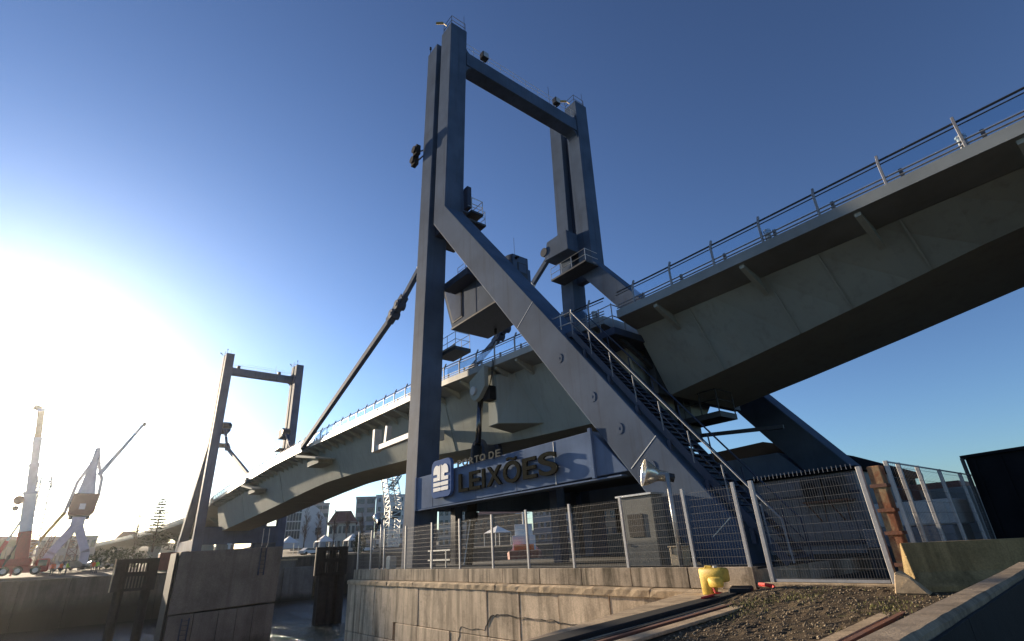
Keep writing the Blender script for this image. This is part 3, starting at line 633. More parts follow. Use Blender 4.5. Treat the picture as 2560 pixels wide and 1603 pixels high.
# ledge, weathered lip in segments
ll = [-32.55, -30.6, -27.4, -24.6, -21.2, -18.0, -15.4, -12.8, -10.6, -7.4]
for i in range(len(ll)-1):
    b_ = MB(); n = 10; rng = random.Random(i)
    rings = []
    for k in range(n+1):
        x = ll[i]+(ll[i+1]-ll[i])*k/n
        if k in (0, n): x += .008 if k == 0 else -.008
        j = [rng.uniform(-.014, .014) for _ in range(3)]
        rings.append([(x, 13.66, .02), (x, 13.14+j[0], .02), (x, 13.14+j[1], .19+j[2]), (x, 13.22+j[0], .24+j[2]), (x, 13.66, .26)])
    b_.sweep(rings).build('ledge', 'coping', pier)
# lower wall panels with vertical joints and an irregular patch
lx = [-32.5, -30.6, -28.9, -26.6, -24.1, -21.6, -18.6, -16.6, -14.5, -12.2, -9.8, -7.4]
for i in range(len(lx)-1):
    o = ((i*7) % 5-2)*.008
    MB().box(lx[i]+.014, lx[i+1]-.014, 13.20+o, 13.64, -1.55 if i > 2 else -2.3, .018).build('wall_panel', 'pier', pier, .012)
    MB().box(lx[i]+.014+(.3 if i % 2 else 0), lx[i+1]-.014+(.3 if (i+1) % 2 and i < 10 else 0), 13.17-o, 13.64, -6.5, (-1.57 if i > 2 else -2.32)).build('wall_panel', 'pier', pier, .02)
for i in range(7):
    y0 = 13.65+i*2.9; MB().box(-32.5, -31.98, y0+.012, y0+2.888, -6.5, .018).build('side_panel', 'pier', pier, .012)
MB().box(-32.4, -31.9, 13.66, 34, .02, .26).build('side_ledge', 'coping', pier)
MB().box(-32.0, -7.6, 13.66, 33.8, .70, .745).build('deck', 'asphalt', pier)
ck_ = [(-20.75, -2.1), (-20.43, -1.34), (-19.83, -1.40), (-18.75, -1.36), (-18.38, -.87), (-17.72, -.78), (-15.42, -.80), (-14.31, -.84), (-12.5, -.80)]
rk = random.Random(3); cr_ = MB()
for (xa, za), (xb_, zb_) in zip(ck_, ck_[1:]):
    n_ = 5; pp = [(xa+(xb_-xa)*i/n_+(rk.uniform(-.05, .05) if 0 < i < n_ else 0), za+(zb_-za)*i/n_+(rk.uniform(-.04, .04) if 0 < i < n_ else 0)) for i in range(n_+1)]
    for p_, q_ in zip(pp, pp[1:]): cr_.bar((p_[0], 13.185, p_[1]), (q_[0], 13.185, q_[1]), .02, rk.uniform(.012, .04))
stuff(cr_.build('crack', 'asphalt', pier))
# rear parapet and machinery shade wall behind the fence
rw = tag(MB().box(-31.5, -9.5, 32.6, 32.9, .745, 2.15).build('rear_parapet', 'dark', None, .02), 'dark low parapet along the far side of the pier deck', 'wall')

# ------------------------------------------------------------------ mesh fences
def wire_panel(L, H, lean=0.0, step=.075, rows=11):
    b = MB()
    n = int(L/step)
    for i in range(1, n): x = L*i/n; b.bar((x, 0, .03), (x, 0, H+.03), .0045, .0045)
    for j in range(rows):
        z = .06+(H-.10)*j/(rows-1); b.bar((0, -.006, z), (L, -.006, z), .005, .006)
    return b
FH = 2.0
fen = thing('mesh_fence', 'pale welded-mesh fence along the top of the pier wall', 'fence', (-20, 13.55, .745))
post_x = [-32.1, -30.3, -28.6, -26.1, -23.45, -21.0, -18.55, -16.3, -13.9, -11.55, -9.2, -7.62]
pm = MB().box(-.045, .045, -.035, .035, 0, FH+.06).mesh('post', 'fencem', .006)
for x in post_x: link('post', pm, fen, (x, 13.52, .745), (R(.5), R(-.5), 0))
for a, b_ in zip(post_x, post_x[1:]):
    o = link('wire_mesh', wire_panel(b_-a-.09, FH-.05).mesh('wire_mesh', 'wirem'), fen, (a+.045, 13.50, .755)); stuff(o)
# gate at the end of the pier wall
gate = thing('mesh_gate', 'wire-mesh gate between pale posts at the right end of the pier wall', 'gate', (-6, 13.5, .4))
gpm = MB().box(-.05, .05, -.05, .05, 0, 2.42).mesh('post', 'fencem', .008)
link('post', gpm, gate, (-7.10, 13.5, .36), (0, R(-.6), 0)); link('post', gpm, gate, (-4.52, 13.5, .36), (0, R(-.9), 0))
for z_ in (.44,): MB().box(-7.02, -4.6, 13.46, 13.52, z_, z_+.06).build('gate_rail', 'fencem', gate)
o = link('wire_mesh', wire_panel(2.4, 2.2, 0, .055, 12).mesh('wire_mesh', 'wirem'), gate, (-7.0, 13.48, .46)); stuff(o)
for i in range(24): MB().bar((-7.0+i*.1, 13.48, 2.75), (-7.0+i*.1, 13.48, 2.86), .006).build('spike', 'fencem', gate)
sd = tag(MB().box(-7.5, -4.3, 13.42, 13.56, .30, .43).build('gate_sill', 'coping', None, .02), 'thin pale concrete sill under the wire gate', 'sill')
rp = thing('rusty_post', 'rust-flaked steel column beside the gate', 'post', (-4.25, 13.55, .3))
MB().box(-4.40, -4.14, 13.48, 13.74, .25, 2.75).build('column', 'rust', rp, .02)
for z in (.75, 1.35, 1.8, 2.3): MB().box(-4.43, -4.11, 13.45, 13.77, z, z+.07).build('band', 'rustbrown', rp)
MB().box(-4.55, -4.0, 13.4, 13.85, .22, .30).build('foot_plate', 'rustbrown', rp)
rf = thing('mesh_fence', 'mesh fence running back from the gate at the right edge', 'fence', (-4.1, 17, .3))
rp_y = [13.55, 14.3, 15.6, 17.3, 19.2, 21.3, 23.6]
rpm = MB().box(-.04, .04, -.04, .04, 0, 2.55).mesh('post', 'fencem', .006)
for y in rp_y: link('post', rpm, rf, (-3.98, y, .28), (R(-.5), R(-1), 0))
for a, b_ in zip(rp_y, rp_y[1:]):
    o = link('wire_mesh', wire_panel(b_-a-.08, 2.45, 0, .1, 11).mesh('wire_mesh', 'wirem'), rf, (-3.98, a+.04, .30), (0, 0, math.pi/2)); stuff(o)
MB().bar((-3.99, 13.5, 2.80), (-3.99, 23.6, 2.80), .03).build('top_rail', 'fencem', rf)

# ------------------------------------------------------------------ floodlights on poles
def floodlight(label, x, y, z0, h, aim, sc_=1.0):
    t = thing('pole_floodlight', label, 'floodlight', (x, y, z0), 'bell-shaped floodlights on poles')
    MB().tube([(x, y, z0), (x, y, z0+h)], .045*sc_, 10).build('pole', 'galv', t, 0, True)
    d = Vector(aim).normalized()
    MB().tube([(x, y, z0+h-.03), (x-.28*sc_, y, z0+h-.03)], .035*sc_, 8).build('arm', 'galv', t)
    c = Vector((x-.34*sc_, y, z0+h+.03))
    MB().tube([(x-.28*sc_, y-.06, z0+h-.03), c+Vector((0, -.1, .06))], .02*sc_, 6).build('yoke', 'galv', t)
    prof_ = [(-.34, .07), (-.28, .10), (-.16, .11), (-.10, .12), (-.03, .16), (.08, .23), (.17, .265), (.19, .27), (.175, .255), (.05, .17)]
    up = Vector((0, 0, 1)); sd_ = d.cross(up).normalized(); uu = sd_.cross(d); n = 20
    rings = [[c+d*(p*sc_)+(sd_*math.cos(2*math.pi*j/n)+uu*math.sin(2*math.pi*j/n))*(r*sc_) for j in range(n)] for p, r in prof_]
    MB().sweep(rings).build('reflector', 'lamp', t, 0, True)
    MB().tube([c+d*(-.42*sc_), c+d*(-.30*sc_)], .085*sc_, 12).build('lamp_housing', 'dark', t)
    MB().tube([c+d*(-.2*sc_)+uu*.13, c+d*(-.45*sc_)+uu*.02+sd_*.1], .03*sc_, 6).build('cable', 'blackm', t)
floodlight('bell-shaped floodlight on a bent pole in front of the near strut', -9.95, 13.95, .745, 2.62, (-.62, -.74, .22), 1.55)
floodlight('bell-shaped floodlight on a pole at the left end of the mesh fence', -29.7, 13.8, .745, 2.6, (-.8, .35, .45), 1.25)

# ------------------------------------------------------------------ small things on and by the pier
hut = thing('equipment_hut', 'narrow grey equipment hut with a black window behind the fence', 'hut', (-11.6, 15, .745))
MB().box(-12.35, -10.95, 14.32, 14.9, .75, 2.85).build('body', 'hutm', hut, .02)
MB().box(-12.0, -11.4, 14.29, 14.34, 1.62, 2.30).build('window', 'blackm', hut); MB().box(-12.42, -10.9, 14.26, 14.94, 2.85, 2.92).build('roof', 'galv', hut, .01)
MB().box(-12.1, -12.03, 14.28, 14.33, 1.35, 1.42).build('lock', 'dark', hut)
cr = tag(MB().prism_y([(-10.42, .76), (-9.98, .76), (-9.95, 1.27), (-10.42, 1.27)], 14.1, 14.5).build('plastic_bin', 'cream', None, .03), 'small cream plastic bin at the foot of the near strut', 'bin')
MB().box(-10.45, -9.92, 14.08, 14.52, 1.27, 1.31).build('lid', 'cream', cr, .01)
for x in (-10.3, -10.1): MB().box(x-.015, x+.015, 14.07, 14.1, 1.08, 1.29).build('strap', 'dark', cr)
gb = tag(MB().box(-29.25, -28.75, 13.95, 14.35, .745, 1.35).box(-29.2, -28.8, 13.98, 14.32, 1.35, 1.41).build('cable_cabinet', 'galv', None, .02), 'small grey cabinet by the column at the left end of the fence', 'cabinet')
bn = thing('steel_trestle', 'low steel trestle on the pier deck behind the fence', 'trestle', (-25.5, 15.2, .745))
for z in (1.1, 1.55): MB().bar((-26.4, 15.0, z), (-24.2, 15.0, z), .06).build('rail', 'galv', bn)
for x in (-26.1, -24.6): MB().bar((x, 15.0, .745), (x, 15.0, 1.55), .06).build('leg', 'galv', bn)

# yellow canister: rounded body with a hollow grip through its corner
def canister():
    t = thing('plastic_canister', 'yellow plastic canister with a hollow handle, tied to the quay edge', 'canister', (-8.1, 12.65, .18))
    prof_ = [(-.31, 0), (-.06, 0), (-.03, .20), (.03, .27), (.31, .29), (.34, .33), (.34, .56), (.30, .60), (-.29, .61), (-.33, .57)]
    MB().prism_y([(-8.12+x, .19+z) for x, z in prof_], 12.47, 12.78).build('body', 'yellow', t, .035, True)
    MB().prism_y([(-8.16+x*.9, .47+z*.5) for x, z in ((-.02, -.2), (.36, -.2), (.40, -.1), (.40, .18), (.36, .26), (.02, .26), (-.06, .18))], 12.43, 12.5).build('cheek', 'yellow', t, .03, True)
    MB().tube([(-8.05, 12.62, .79), (-8.05, 12.62, .84)], .05, 12).build('cap', 'offwhite', t)
    MB().tube([(-8.36, 12.62, .74), (-8.30, 12.60, .83), (-8.14, 12.60, .82)], .022, 8).build('grip', 'yellow', t)
    MB().tube([(-8.12, 12.50, .36), (-8.05, 12.46, .26), (-7.95, 12.5, .25), (-7.9, 12.6, .22)], .03, 6).build('cord', 'redstrap', t)
canister()
rb = thing('rubber_fender_strip', 'long black rubber strip with red strap pieces lying along the quay', 'rubber strip', (-7.3, 9, .2))
MB().taper((-7.72, 13.05, .235), (-6.05, 4.4, .235), .34, .10, .42, .10).build('strip', 'blackm', rb, .02)
MB().taper((-7.2, 12.4, .215), (-5.66, 4.6, .215), .10, .05, .12, .05).build('edge_bar', 'blackm', rb, .01)
MB().bar((-7.62, 12.95, .33), (-7.35, 12.35, .31), .5, .12).build('flap', 'blackm', rb, .03)
MB().tube([(-7.3, 13.2, .40), (-7.1, 13.1, .40), (-6.95, 13.15, .37), (-6.85, 13.02, .33)], .045, 6).build('strap', 'redstrap', rb)
MB().tube([(-7.5, 11.5, .30), (-7.42, 11.15, .30), (-7.36, 10.85, .30)], .03, 6).build('strap', 'redstrap', rb)

# jersey barrier
jb = thing('concrete_barrier', 'mossy concrete barrier with a broken lit end at the right', 'barrier', (-3, 13.5, .36))
d = Vector((.81, .586, 0)); nrm = Vector((.586, -.81, 0)); o0 = Vector((-4.0, 12.72, .36)); L = 5.0
def jsec(s_, j=0):
    p = [(-.30, 0), (.30, 0), (.30, .10), (.12, .33), (.08, .84), (-.08, .84), (-.12, .33), (-.30, .10)]
    rr = random.Random(int(s_*100)); return [o0+d*(s_+(rr.uniform(-j, j)))+nrm*a+Vector((0, 0, z+rr.uniform(-j, j)*.3)) for a, z in p]
MB().sweep([jsec(0, .05), jsec(.12, .02)]+[jsec(L*i/14, .008) for i in range(1, 15)]).build('barrier_body', 'barrier', jb, .012)
rng = random.Random(4)
ck = [(o0+d*(-.12)+nrm*.34+Vector(v)) for v in ((-.30, -.1, -.02), (.28, -.06, -.02), (.24, .26, -.02), (-.22, .24, -.02), (-.24, 0.0, .36), (.02, -.02, .28), (.0, .16, .26), (-.16, .18, .40))]
tag(MB().hexa(ck).build('broken_stone', 'stone', None, .03), 'lit broken concrete chunk leaning at the barrier foot', 'stone')
# low parapet beside the camera
pw = thing('low_parapet', 'low concrete parapet with a sunlit top edge in the bottom right corner', 'wall', (-1.5, 7, 0))
pts = [(-.62, -4.0), (-.85, 0.), (-1.12, 3.1), (-1.25, 4.7), (-1.52, 8.2), (-1.72, 10.4)]
def prs(i):
    x, y = pts[i]; w = .20
    return [(x-w, y, .0), (x, y, .0), (x, y, .93), (x-.02, y, .955), (x-w+.02, y, .955), (x-w, y, .93)]
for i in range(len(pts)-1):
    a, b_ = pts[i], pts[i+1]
    rings = []
    for k in range(9):
        u = k/8; x = a[0]+(b_[0]-a[0])*u; y = a[1]+(b_[1]-a[1])*u
        if k == 0: y += .006
        if k == 8: y -= .006
        j = random.Random(i*20+k).uniform(-.008, .008)
        rings.append([(x-.20+j, y, .0), (x, y, .0), (x+j, y, .93), (x-.025, y, .958+j*.5), (x-.18, y, .958), (x-.20+j, y, .93)])
    MB().sweep(rings).build('coping_block', 'parapet', pw)
    MB().hexa([(a[0]+.006, a[1], .0), (a[0]+.03, a[1], .0), (b_[0]+.03, b_[1]-.01, .0), (b_[0]+.006, b_[1]-.01, .0), (a[0]+.006, a[1], .90), (a[0]+.03, a[1], .90), (b_[0]+.03, b_[1]-.01, .90), (b_[0]+.006, b_[1]-.01, .90)]).build('shade_sheet', 'blackm', pw)  # added black sheet, puts the shade on this face into colour

# ================================================================== GROUND, WATER, FAR BANKS
def water_mat():
    m, t, b = newmat('harbour_water')
    v = mapped(t, 1, 1, 1, 'World'); v2 = mapped(t, .35, 1.0, 1, 'World')
    b.inputs['Base Color'].default_value = (.012, .020, .020, 1); b.inputs['Roughness'].default_value = .09; b.inputs['IOR'].default_value = 1.33
    h1 = noise(t, .24, 6, .62, v2, .6); h2 = noise(t, 1.3, 4, .6, v)
    ad = t.nodes.new('ShaderNodeMath'); ad.operation = 'MULTIPLY_ADD'; ad.inputs[1].default_value = .35
    t.links.new(h2, ad.inputs[0]); t.links.new(h1, ad.inputs[2]); bump(t, b, ad.outputs[0], 1.0, 1.4); return m
def ground_mat():
    m, t, b = newmat('trodden_gravel_ground')
    v = mapped(t, 1, 1, 1, 'World'); n1 = noise(t, .8, 6, .65, v); n2 = noise(t, 26, 6, .75, v); n3 = noise(t, 3.1, 5, .6, v)
    base = ramp(t, n1, [(.3, (.05, .036, .023)), (.55, (.115, .085, .053)), (.75, (.20, .155, .095))])
    gr = ramp(t, n2, [(.30, (.45, .42, .4)), (.62, (1.25, 1.2, 1.1))])
    c = mix(t, 1.0, base, gr, 'MULTIPLY'); c = mix(t, ramp(t, n3, [(.60, (0, 0, 0)), (.72, (.7, .7, .7))]), c, (.07, .075, .02))
    t.links.new(c, b.inputs['Base Color']); b.inputs['Roughness'].default_value = .95; b.inputs['Specular IOR Level'].default_value = .2
    bump(t, b, n2, 1.0, .05); return m
M['water'] = water_mat(); M['gravel'] = ground_mat()
M['earth'] = plain('far_bank_ground', (.10, .083, .062), .95, 0, .25, .25, .2, .2)
M['hill'] = plain('wooded_hill', (.06, .058, .04), .95, 0, .35, .06, .2, .1)
WZ = -5.2
struct(MB().add([(-1700, -1700, WZ), (400, -1700, WZ), (400, 1700, WZ), (-1700, 1700, WZ)], [(0, 1, 2, 3)]).build('water', 'water'))
# near quay: gently uneven sheet, dropping to the water at its edge
def edge_x(y): return interp(y, [(-40, 3.0), (-6, -3.6), (5.5, -6.92), (13.1, -9.28), (13.7, -9.4)])
def gz(x, y):
    z = .17
    z += .21*max(0, min(1, (x+8.2)/1.6))*max(0, min(1, (y-9.5)/3.5))
    return z
gv, gf = [], []
NX, NY = 150, 190
for j in range(NY+1):
    y = -30+(j/NY)**.8*45.2 if False else -14+29.0*j/NY
    for i in range(NX+1):
        x0 = edge_x(min(y, 13.1))+1.35; x = x0+(14-x0)*(i/NX)**1.6
        r_ = random.Random(i*977+j*13)
        gv.append((x, y, gz(x, y)+r_.uniform(-.014, .014)))
for j in range(NY):
    for i in range(NX): a = j*(NX+1)+i; gf.append((a, a+1, a+NX+2, a+NX+1))
qg = struct(MB().add(gv, gf).build('quay_ground', 'gravel'))
struct(MB().prism_z([(-7.4, 13.4), (60, 13.4), (60, 90), (-7.4, 90)], -6, .30).build('yard_ground', 'asphalt'))
struct(MB().prism_z([(14.0, -40), (60, -40), (60, 13.4), (14.0, 13.4)], -6, .16).build('yard_ground', 'earth'))
struct(MB().prism_z([(-32, 33.95), (-7.42, 33.95), (-7.42, 60), (-32, 60)], -6, .25).build('rear_ground', 'earth'))
struct(MB().prism_z([(edge_x(-14), -14.0), (60, -14.), (60, -40), (3, -40)], -6, .15).build('yard_ground', 'earth'))
# quay coping: cast blocks of smooth concrete along the water's edge
cp = tag(MB().prism_z([(edge_x(y)+.04, y) for y in (13.05, 5.5, -6, -14)]+[(edge_x(y)+1.6, y) for y in (-14, -6, 5.5, 13.05)], -6.2, .11).build('quay_edge', 'pier'), 'sunlit concrete edge of the near quay beside the pier wall', 'quay edge')
yy = [13.08, 10.4, 7.6, 4.9, 2.0, -1.0, -4.0, -7, -10, -14]
for a, b_ in zip(yy, yy[1:]):
    q = [(edge_x(a-.01), a-.01), (edge_x(b_+.01), b_+.01), (edge_x(b_+.01)+1.42, b_+.01), (edge_x(a-.01)+1.42, a-.01)]
    MB().prism_z(q, .10, .205).build('coping_block', 'coping', cp, .015)
# sunken crane rails
def rail(label, p0, p1, w=.09):
    t = thing('crane_rail', label, 'rail', (*p0, .2), 'crane rails set into the quay')
    a, b_ = Vector((*p0, .21)), Vector((*p1, .21)); dd = (b_-a).normalized(); s_ = Vector((-dd.y, dd.x, 0))
    MB().bar(a, b_, w, .07).build('rail_head', 'rustbrown', t, .008)
    for sgn, ww in ((-1, .20), (1, .24)):
        MB().bar(a+s_*(sgn*(w/2+.07+ww/2))-Vector((0, 0, .006)), b_+s_*(sgn*(w/2+.07+ww/2))-Vector((0, 0, .006)), ww, .05).build('edge_strip', 'coping', t, .01)
rail('crane rail closest to the quay edge, right of the black rubber strip', (-6.75, 11.6), (-5.2, 2.5))
rail('left of the two crane rails near the low parapet', (-3.66, 11.2), (-2.9, 4.0))
rail('crane rail running right alongside the low parapet', (-3.12, 11.2), (-2.3, 4.0), .09)
# loose stones on the quay
sv, sf = [], []
rng = random.Random(11)
gb_ = MB()
for _ in range(7500):
    y = rng.uniform(2.5, 13.2); x = rng.uniform(edge_x(y)+1.9, -1.6)
    s_ = rng.choice((.008, .010, .013, .017, .024))*rng.uniform(.7, 1.3); z = gz(x, y)+s_*.25
    c = [Vector((x+rng.uniform(-1, 1)*s_*.3+dx*s_, y+rng.uniform(-1, 1)*s_*.3+dy*s_, z+dz*s_*.7)) for dx, dy, dz in ((1, 0, 0), (0, 1, 0), (-1, 0, 0), (0, -1, 0), (0, 0, 1), (0, 0, -.6))]
    gb_.add(c, [(0, 1, 4), (1, 2, 4), (2, 3, 4), (3, 0, 4), (1, 0, 5), (2, 1, 5), (3, 2, 5), (0, 3, 5)])
M['pebble'] = plain('loose_stones', (.20, .155, .10), .9, 0, .45, 9, .3, .3)
g_ = stuff(gb_.build('gravel', 'pebble')); g_['label'] = 'loose stones scattered over the quay ground'; g_['category'] = 'gravel'
# weeds in tufts
wb = MB()
for _ in range(1500):
    cx, cy = rng.choice(((-6.15, 10.9), (-6.0, 9.4), (-4.0, 11.0), (-3.4, 9.2), (-2.9, 8.0), (-5.6, 11.8)))
    x, y = rng.gauss(cx, .22), rng.gauss(cy, .5); a = rng.uniform(0, 6.28); h = rng.uniform(.02, .06); z = gz(x, y)
    wb.add([(x-.008*math.cos(a), y-.008*math.sin(a), z), (x+.008*math.cos(a), y+.008*math.sin(a), z), (x+rng.uniform(-.03, .03), y+rng.uniform(-.03, .03), z+h)], [(0, 1, 2)])
M['weed'] = plain('moss_and_weeds', (.13, .13, .03), .9, 0, .4, 6, 0)
g_ = stuff(wb.build('weeds', 'weed')); g_['label'] = 'low yellow-green weeds growing in the rail joints'; g_['category'] = 'weeds'

# ------------------------------------------------------------------ yard behind the gate
wbld = thing('yard_office', 'low white-panelled yard office behind the gate', 'building', (-10, 23, .3))
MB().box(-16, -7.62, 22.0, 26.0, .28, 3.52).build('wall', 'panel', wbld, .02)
rib = MB().box(-.025, .025, -.03, 0, 0, 3.1).mesh('wall_rib', 'panel')
for i in range(28): link('wall_rib', rib, wbld, (-15.85+i*.3, 22.0, .35))
MB().box(-16.2, -7.45, 21.8, 26.2, 3.52, 3.66).build('roof', 'roofdark', wbld, .02)
MB().box(-16, -7.6, 21.96, 22.0, 1.05, 1.2).build('dado_rail', 'steel2', wbld); MB().box(-16, -7.6, 21.95, 22.0, 2.75, 2.83).build('cable_tray', 'steel2', wbld)
def aircon(label, x):
    t = thing('air_conditioner', label, 'air conditioner', (x, 21.7, 2.4), 'rusty air conditioners on the yard office')
    b = MB().box(x-.36, x+.36, 21.5, 21.88, 2.55, 3.38).build('casing', 'dark', t, .02)
    MB().tube([(x-.05, 21.47, 2.95), (x-.05, 21.51, 2.95)], .27, 16).build('fan_grille', 'blackm', t)
    MB().box(x-.42, x+.42, 21.45, 22.0, 2.49, 2.55).build('shelf', 'rustbrown', t)
    for s_ in (-.3, .3): MB().bar((x+s_, 21.5, 2.49), (x+s_*.3, 21.97, 1.85), .035).build('bracket', 'rustbrown', t)
aircon('left air conditioner on rusty brackets on the yard office wall', -9.05); aircon('right air conditioner on rusty brackets on the yard office wall', -8.25)
hg = thing('hangar', 'black-roofed hangar silhouetted under the far strut of the tower', 'building', (-15, 40, .3))
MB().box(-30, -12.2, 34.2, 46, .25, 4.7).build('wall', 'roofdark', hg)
MB().prism_y([(-30.5, 4.7), (-11.8, 4.7), (-11.8, 5.0), (-15.8, 6.85), (-16.3, 7.0), (-30.5, 6.5)], 33.6, 46.5).build('roof', 'roofdark', hg)
bk = thing('dark_shed', 'black windowless shed cutting into the sky at the right edge', 'shed', (-2, 22, .3))
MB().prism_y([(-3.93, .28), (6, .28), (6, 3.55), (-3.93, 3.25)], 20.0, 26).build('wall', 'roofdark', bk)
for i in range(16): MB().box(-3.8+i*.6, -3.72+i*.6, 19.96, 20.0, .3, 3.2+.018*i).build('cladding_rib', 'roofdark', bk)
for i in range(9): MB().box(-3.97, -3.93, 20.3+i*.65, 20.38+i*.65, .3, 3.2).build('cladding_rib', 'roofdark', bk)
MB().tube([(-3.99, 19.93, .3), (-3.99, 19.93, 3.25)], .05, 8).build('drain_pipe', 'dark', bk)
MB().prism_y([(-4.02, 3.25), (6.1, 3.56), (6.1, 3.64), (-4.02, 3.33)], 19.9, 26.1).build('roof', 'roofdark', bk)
# stacked covered goods seen through the right fence
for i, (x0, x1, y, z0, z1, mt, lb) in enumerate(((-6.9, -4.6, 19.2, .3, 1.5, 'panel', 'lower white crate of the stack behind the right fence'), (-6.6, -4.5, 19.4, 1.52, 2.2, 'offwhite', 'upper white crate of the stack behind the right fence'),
        (-7.3, -5.6, 27.5, .3, 2.9, 'wallgrey', 'grey steel box behind the rusty post'), (-9.5, -6.4, 30.0, .3, 3.3, 'redbrown', 'red-brown container at the back of the yard'), (-6.0, -4.9, 16.6, .3, 1.05, 'dark', 'dark covered pile just inside the right fence'))):
    c_ = thing('crate' if i < 2 else ('container' if i < 4 else 'covered_pile'), lb, 'crate' if i < 2 else ('container' if i < 4 else 'pile'), ((x0+x1)/2, y, z0))
    MB().box(x0, x1, y, y+1.8, z0, z1).build('body', mt, c_, .03)
    for k in range(5):
        xx = x0+(x1-x0)*(k+.5)/5; MB().box(xx-.04, xx+.04, y-.03, y, z0+.08, z1-.08).build('batten', mt, c_)
for i in range(4):
    MB()
lt = thing('ladder_frame', 'thin dark steel ladder frame standing behind the right fence', 'frame', (-6, 22, .3))
for x in (-6.2, -5.8): MB().bar((x, 21.8, .3), (x-.3, 21.8, 3.0), .06).build('rail', 'dark', lt)
for i in range(6): MB().bar((-6.2-.05*i, 21.8, .7+.4*i), (-5.8-.05*i, 21.8, .7+.4*i), .04).build('rung', 'dark', lt)

# ------------------------------------------------------------------ dolphins in the channel
dl = thing('mooring_dolphin', 'grey concrete dolphin block with ladders standing in the water', 'dolphin', (-53.5, 10.8, WZ))
MB().prism_x([(6.95, -2.0), (14.75, -1.7), (14.85, 2.62), (7.05, 2.45)], -55.2, -52.0).build('upper_block', 'dolphin', dl, .04)
xs4 = [7.0, 8.75, 10.5, 11.85, 13.1, 14.75]
for i in range(5):
    MB().prism_x([(xs4[i]+.015, -7.5), (xs4[i+1]-.015, -7.5), (xs4[i+1]-.015, -2.02+.04*i), (xs4[i]+.015, -2.02+.04*(i-1))], -55.1, -52.06+.015*(i % 2)).build('lower_panel', 'dolphin', dl, .02)
MB().box(-55.2, -52.1, 6.75, 6.95, -7, 2.4).build('fender_face', 'blackm', dl)
def ladder(parent, y, z0, z1, mt, w=.42):
    for s_ in (-w/2, w/2): MB().bar((-51.86, y+s_, z0), (-51.86, y+s_, z1), .09).build('ladder_rail', mt, parent)
    n = int((z1-z0)/.32); rg = MB().bar((0, -w/2, 0), (0, w/2, 0), .035).mesh('rung', mt)
    for i in range(n): link('rung', rg, parent, (-51.86, y, z0+.2+i*.32))
ladder(dl, 13.25, .4, 2.7, 'steel2'); ladder(dl, 8.2, -6.5, -2.3, 'steel2', .5)
for y in (13.02, 13.5): MB().tube([(-51.86, y, 2.6), (-51.86, y, 4.1)], .03, 6).build('grab_rail', 'galv', dl)
bo = tag(MB().tube([(-53.0, 10.7, 2.5), (-53.0, 10.7, 2.9)], .10, 10).tube([(-53.0, 10.7, 2.9), (-53.0, 10.7, 3.0)], .2, 10).build('bollard', 'white'), 'small white bollard on top of the concrete dolphin', 'bollard')
def fender(label, az0, az1, D, zt, zb, pile):
    a, b_ = at(az0, D), at(az1, D)
    t = thing('timber_fender', label, 'fender', ((a.x+b_.x)/2, (a.y+b_.y)/2, WZ), 'slotted timber fender frames')
    dd = (b_-a); L_ = dd.length; dd.normalize(); up = Vector((0, 0, 1)); hh = zt-zb
    for z0, h in ((zt-.14*hh, .14*hh), (zt-.55*hh, .14*hh), (zb, .09*hh)):
        MB().bar(a+up*(z0+h/2), b_+up*(z0+h/2), .3, h).build('cross_timber', 'timber', t, .02)
    n = 12
    for i in range(n+1):
        p = a+dd*(L_*i/n); MB().bar(p+up*zb, p+up*zt, .14 if 0 < i < n else .4, .30 if 0 < i < n else .5, dd.cross(up)).build('slat', 'timber', t)
    for k in pile:
        p = a+dd*(L_*k)+dd.cross(up)*-.5
        MB().tube([p+up*(WZ-1), p+up*(zt-.2)], .42, 10).build('pile', 'timber', t)
    if len(pile) > 2:
        c = (a+b_)/2; MB().box(c.x-1.3, c.x-.3, c.y-1.2, c.y+1.2, WZ-1, zb+.1).build('pile_cap', 'timber', t)
    MB().bar(a-dd*.3+up*(zb), a-dd*.3+up*(zt+.05), .10, .14).build('edge_board', 'cream', t)
fender('slotted timber fender frame in front of the left quay wall', 3.45, 6.1, 69, 2.3, -.62, (.15, .85))
fender('dark slotted timber fender frame on piles under the bridge', 19.2, 21.7, 69, 2.65, -.3, (.12, .5, .88))

# ------------------------------------------------------------------ far banks
def terrain(name, rows, mt='earth'):
    n = len(rows[0]); v = [p for r in rows for p in r]; f_ = []
    for i in range(len(rows)-1):
        for j in range(n-1): a = i*n+j; f_.append((a, a+1, a+n+1, a+n))
    return struct(MB().add(v, f_).build(name, mt))
azs = [-60, -40, -25, -12, -6, 0, 6, 10, 13.5]
terrain('far_bank', [[at(a, 97/max(.55, math.cos(R(a))), .42) for a in azs], [at(a, 125/max(.55, math.cos(R(a))), 1.45) for a in azs], [at(a, 300/max(.55, math.cos(R(a))), 4.5) for a in azs], [at(a, 900/max(.55, math.cos(R(a))), 14) for a in azs]])
azr = [13.5, 16, 19, 22, 26, 30, 36, 44, 52, 62, 75, 88]
terrain('far_bank', [[at(a, 122, 1.95) for a in azr], [at(a, 170, 3.0) for a in azr], [at(a, 320, 7) for a in azr], [at(a, 900, 16) for a in azr]])
qw = thing('quay_wall', 'shadowed old stone quay wall on the left bank', 'quay wall', (-97, 0, WZ))
for i in range(14):
    y0 = -44+i*5.0
    MB().box(-98.5, -97.0+.012*((i*3) % 4), y0+.02, y0+4.98, -7, .44).build('wall_block', 'quaywall', qw, .03)
    MB().box(-98.6, -96.85, y0+.02, y0+4.98, .44, .66).build('coping_stone', 'quaywall', qw, .03)
MB().box(-99.4, -98.45, -44, 26, -7, .40).build('core', 'quaywall', qw)
qr = thing('quay_wall', 'dark quay wall on the far bank behind the slotted fender under the bridge', 'quay wall', (-110, 45, WZ))
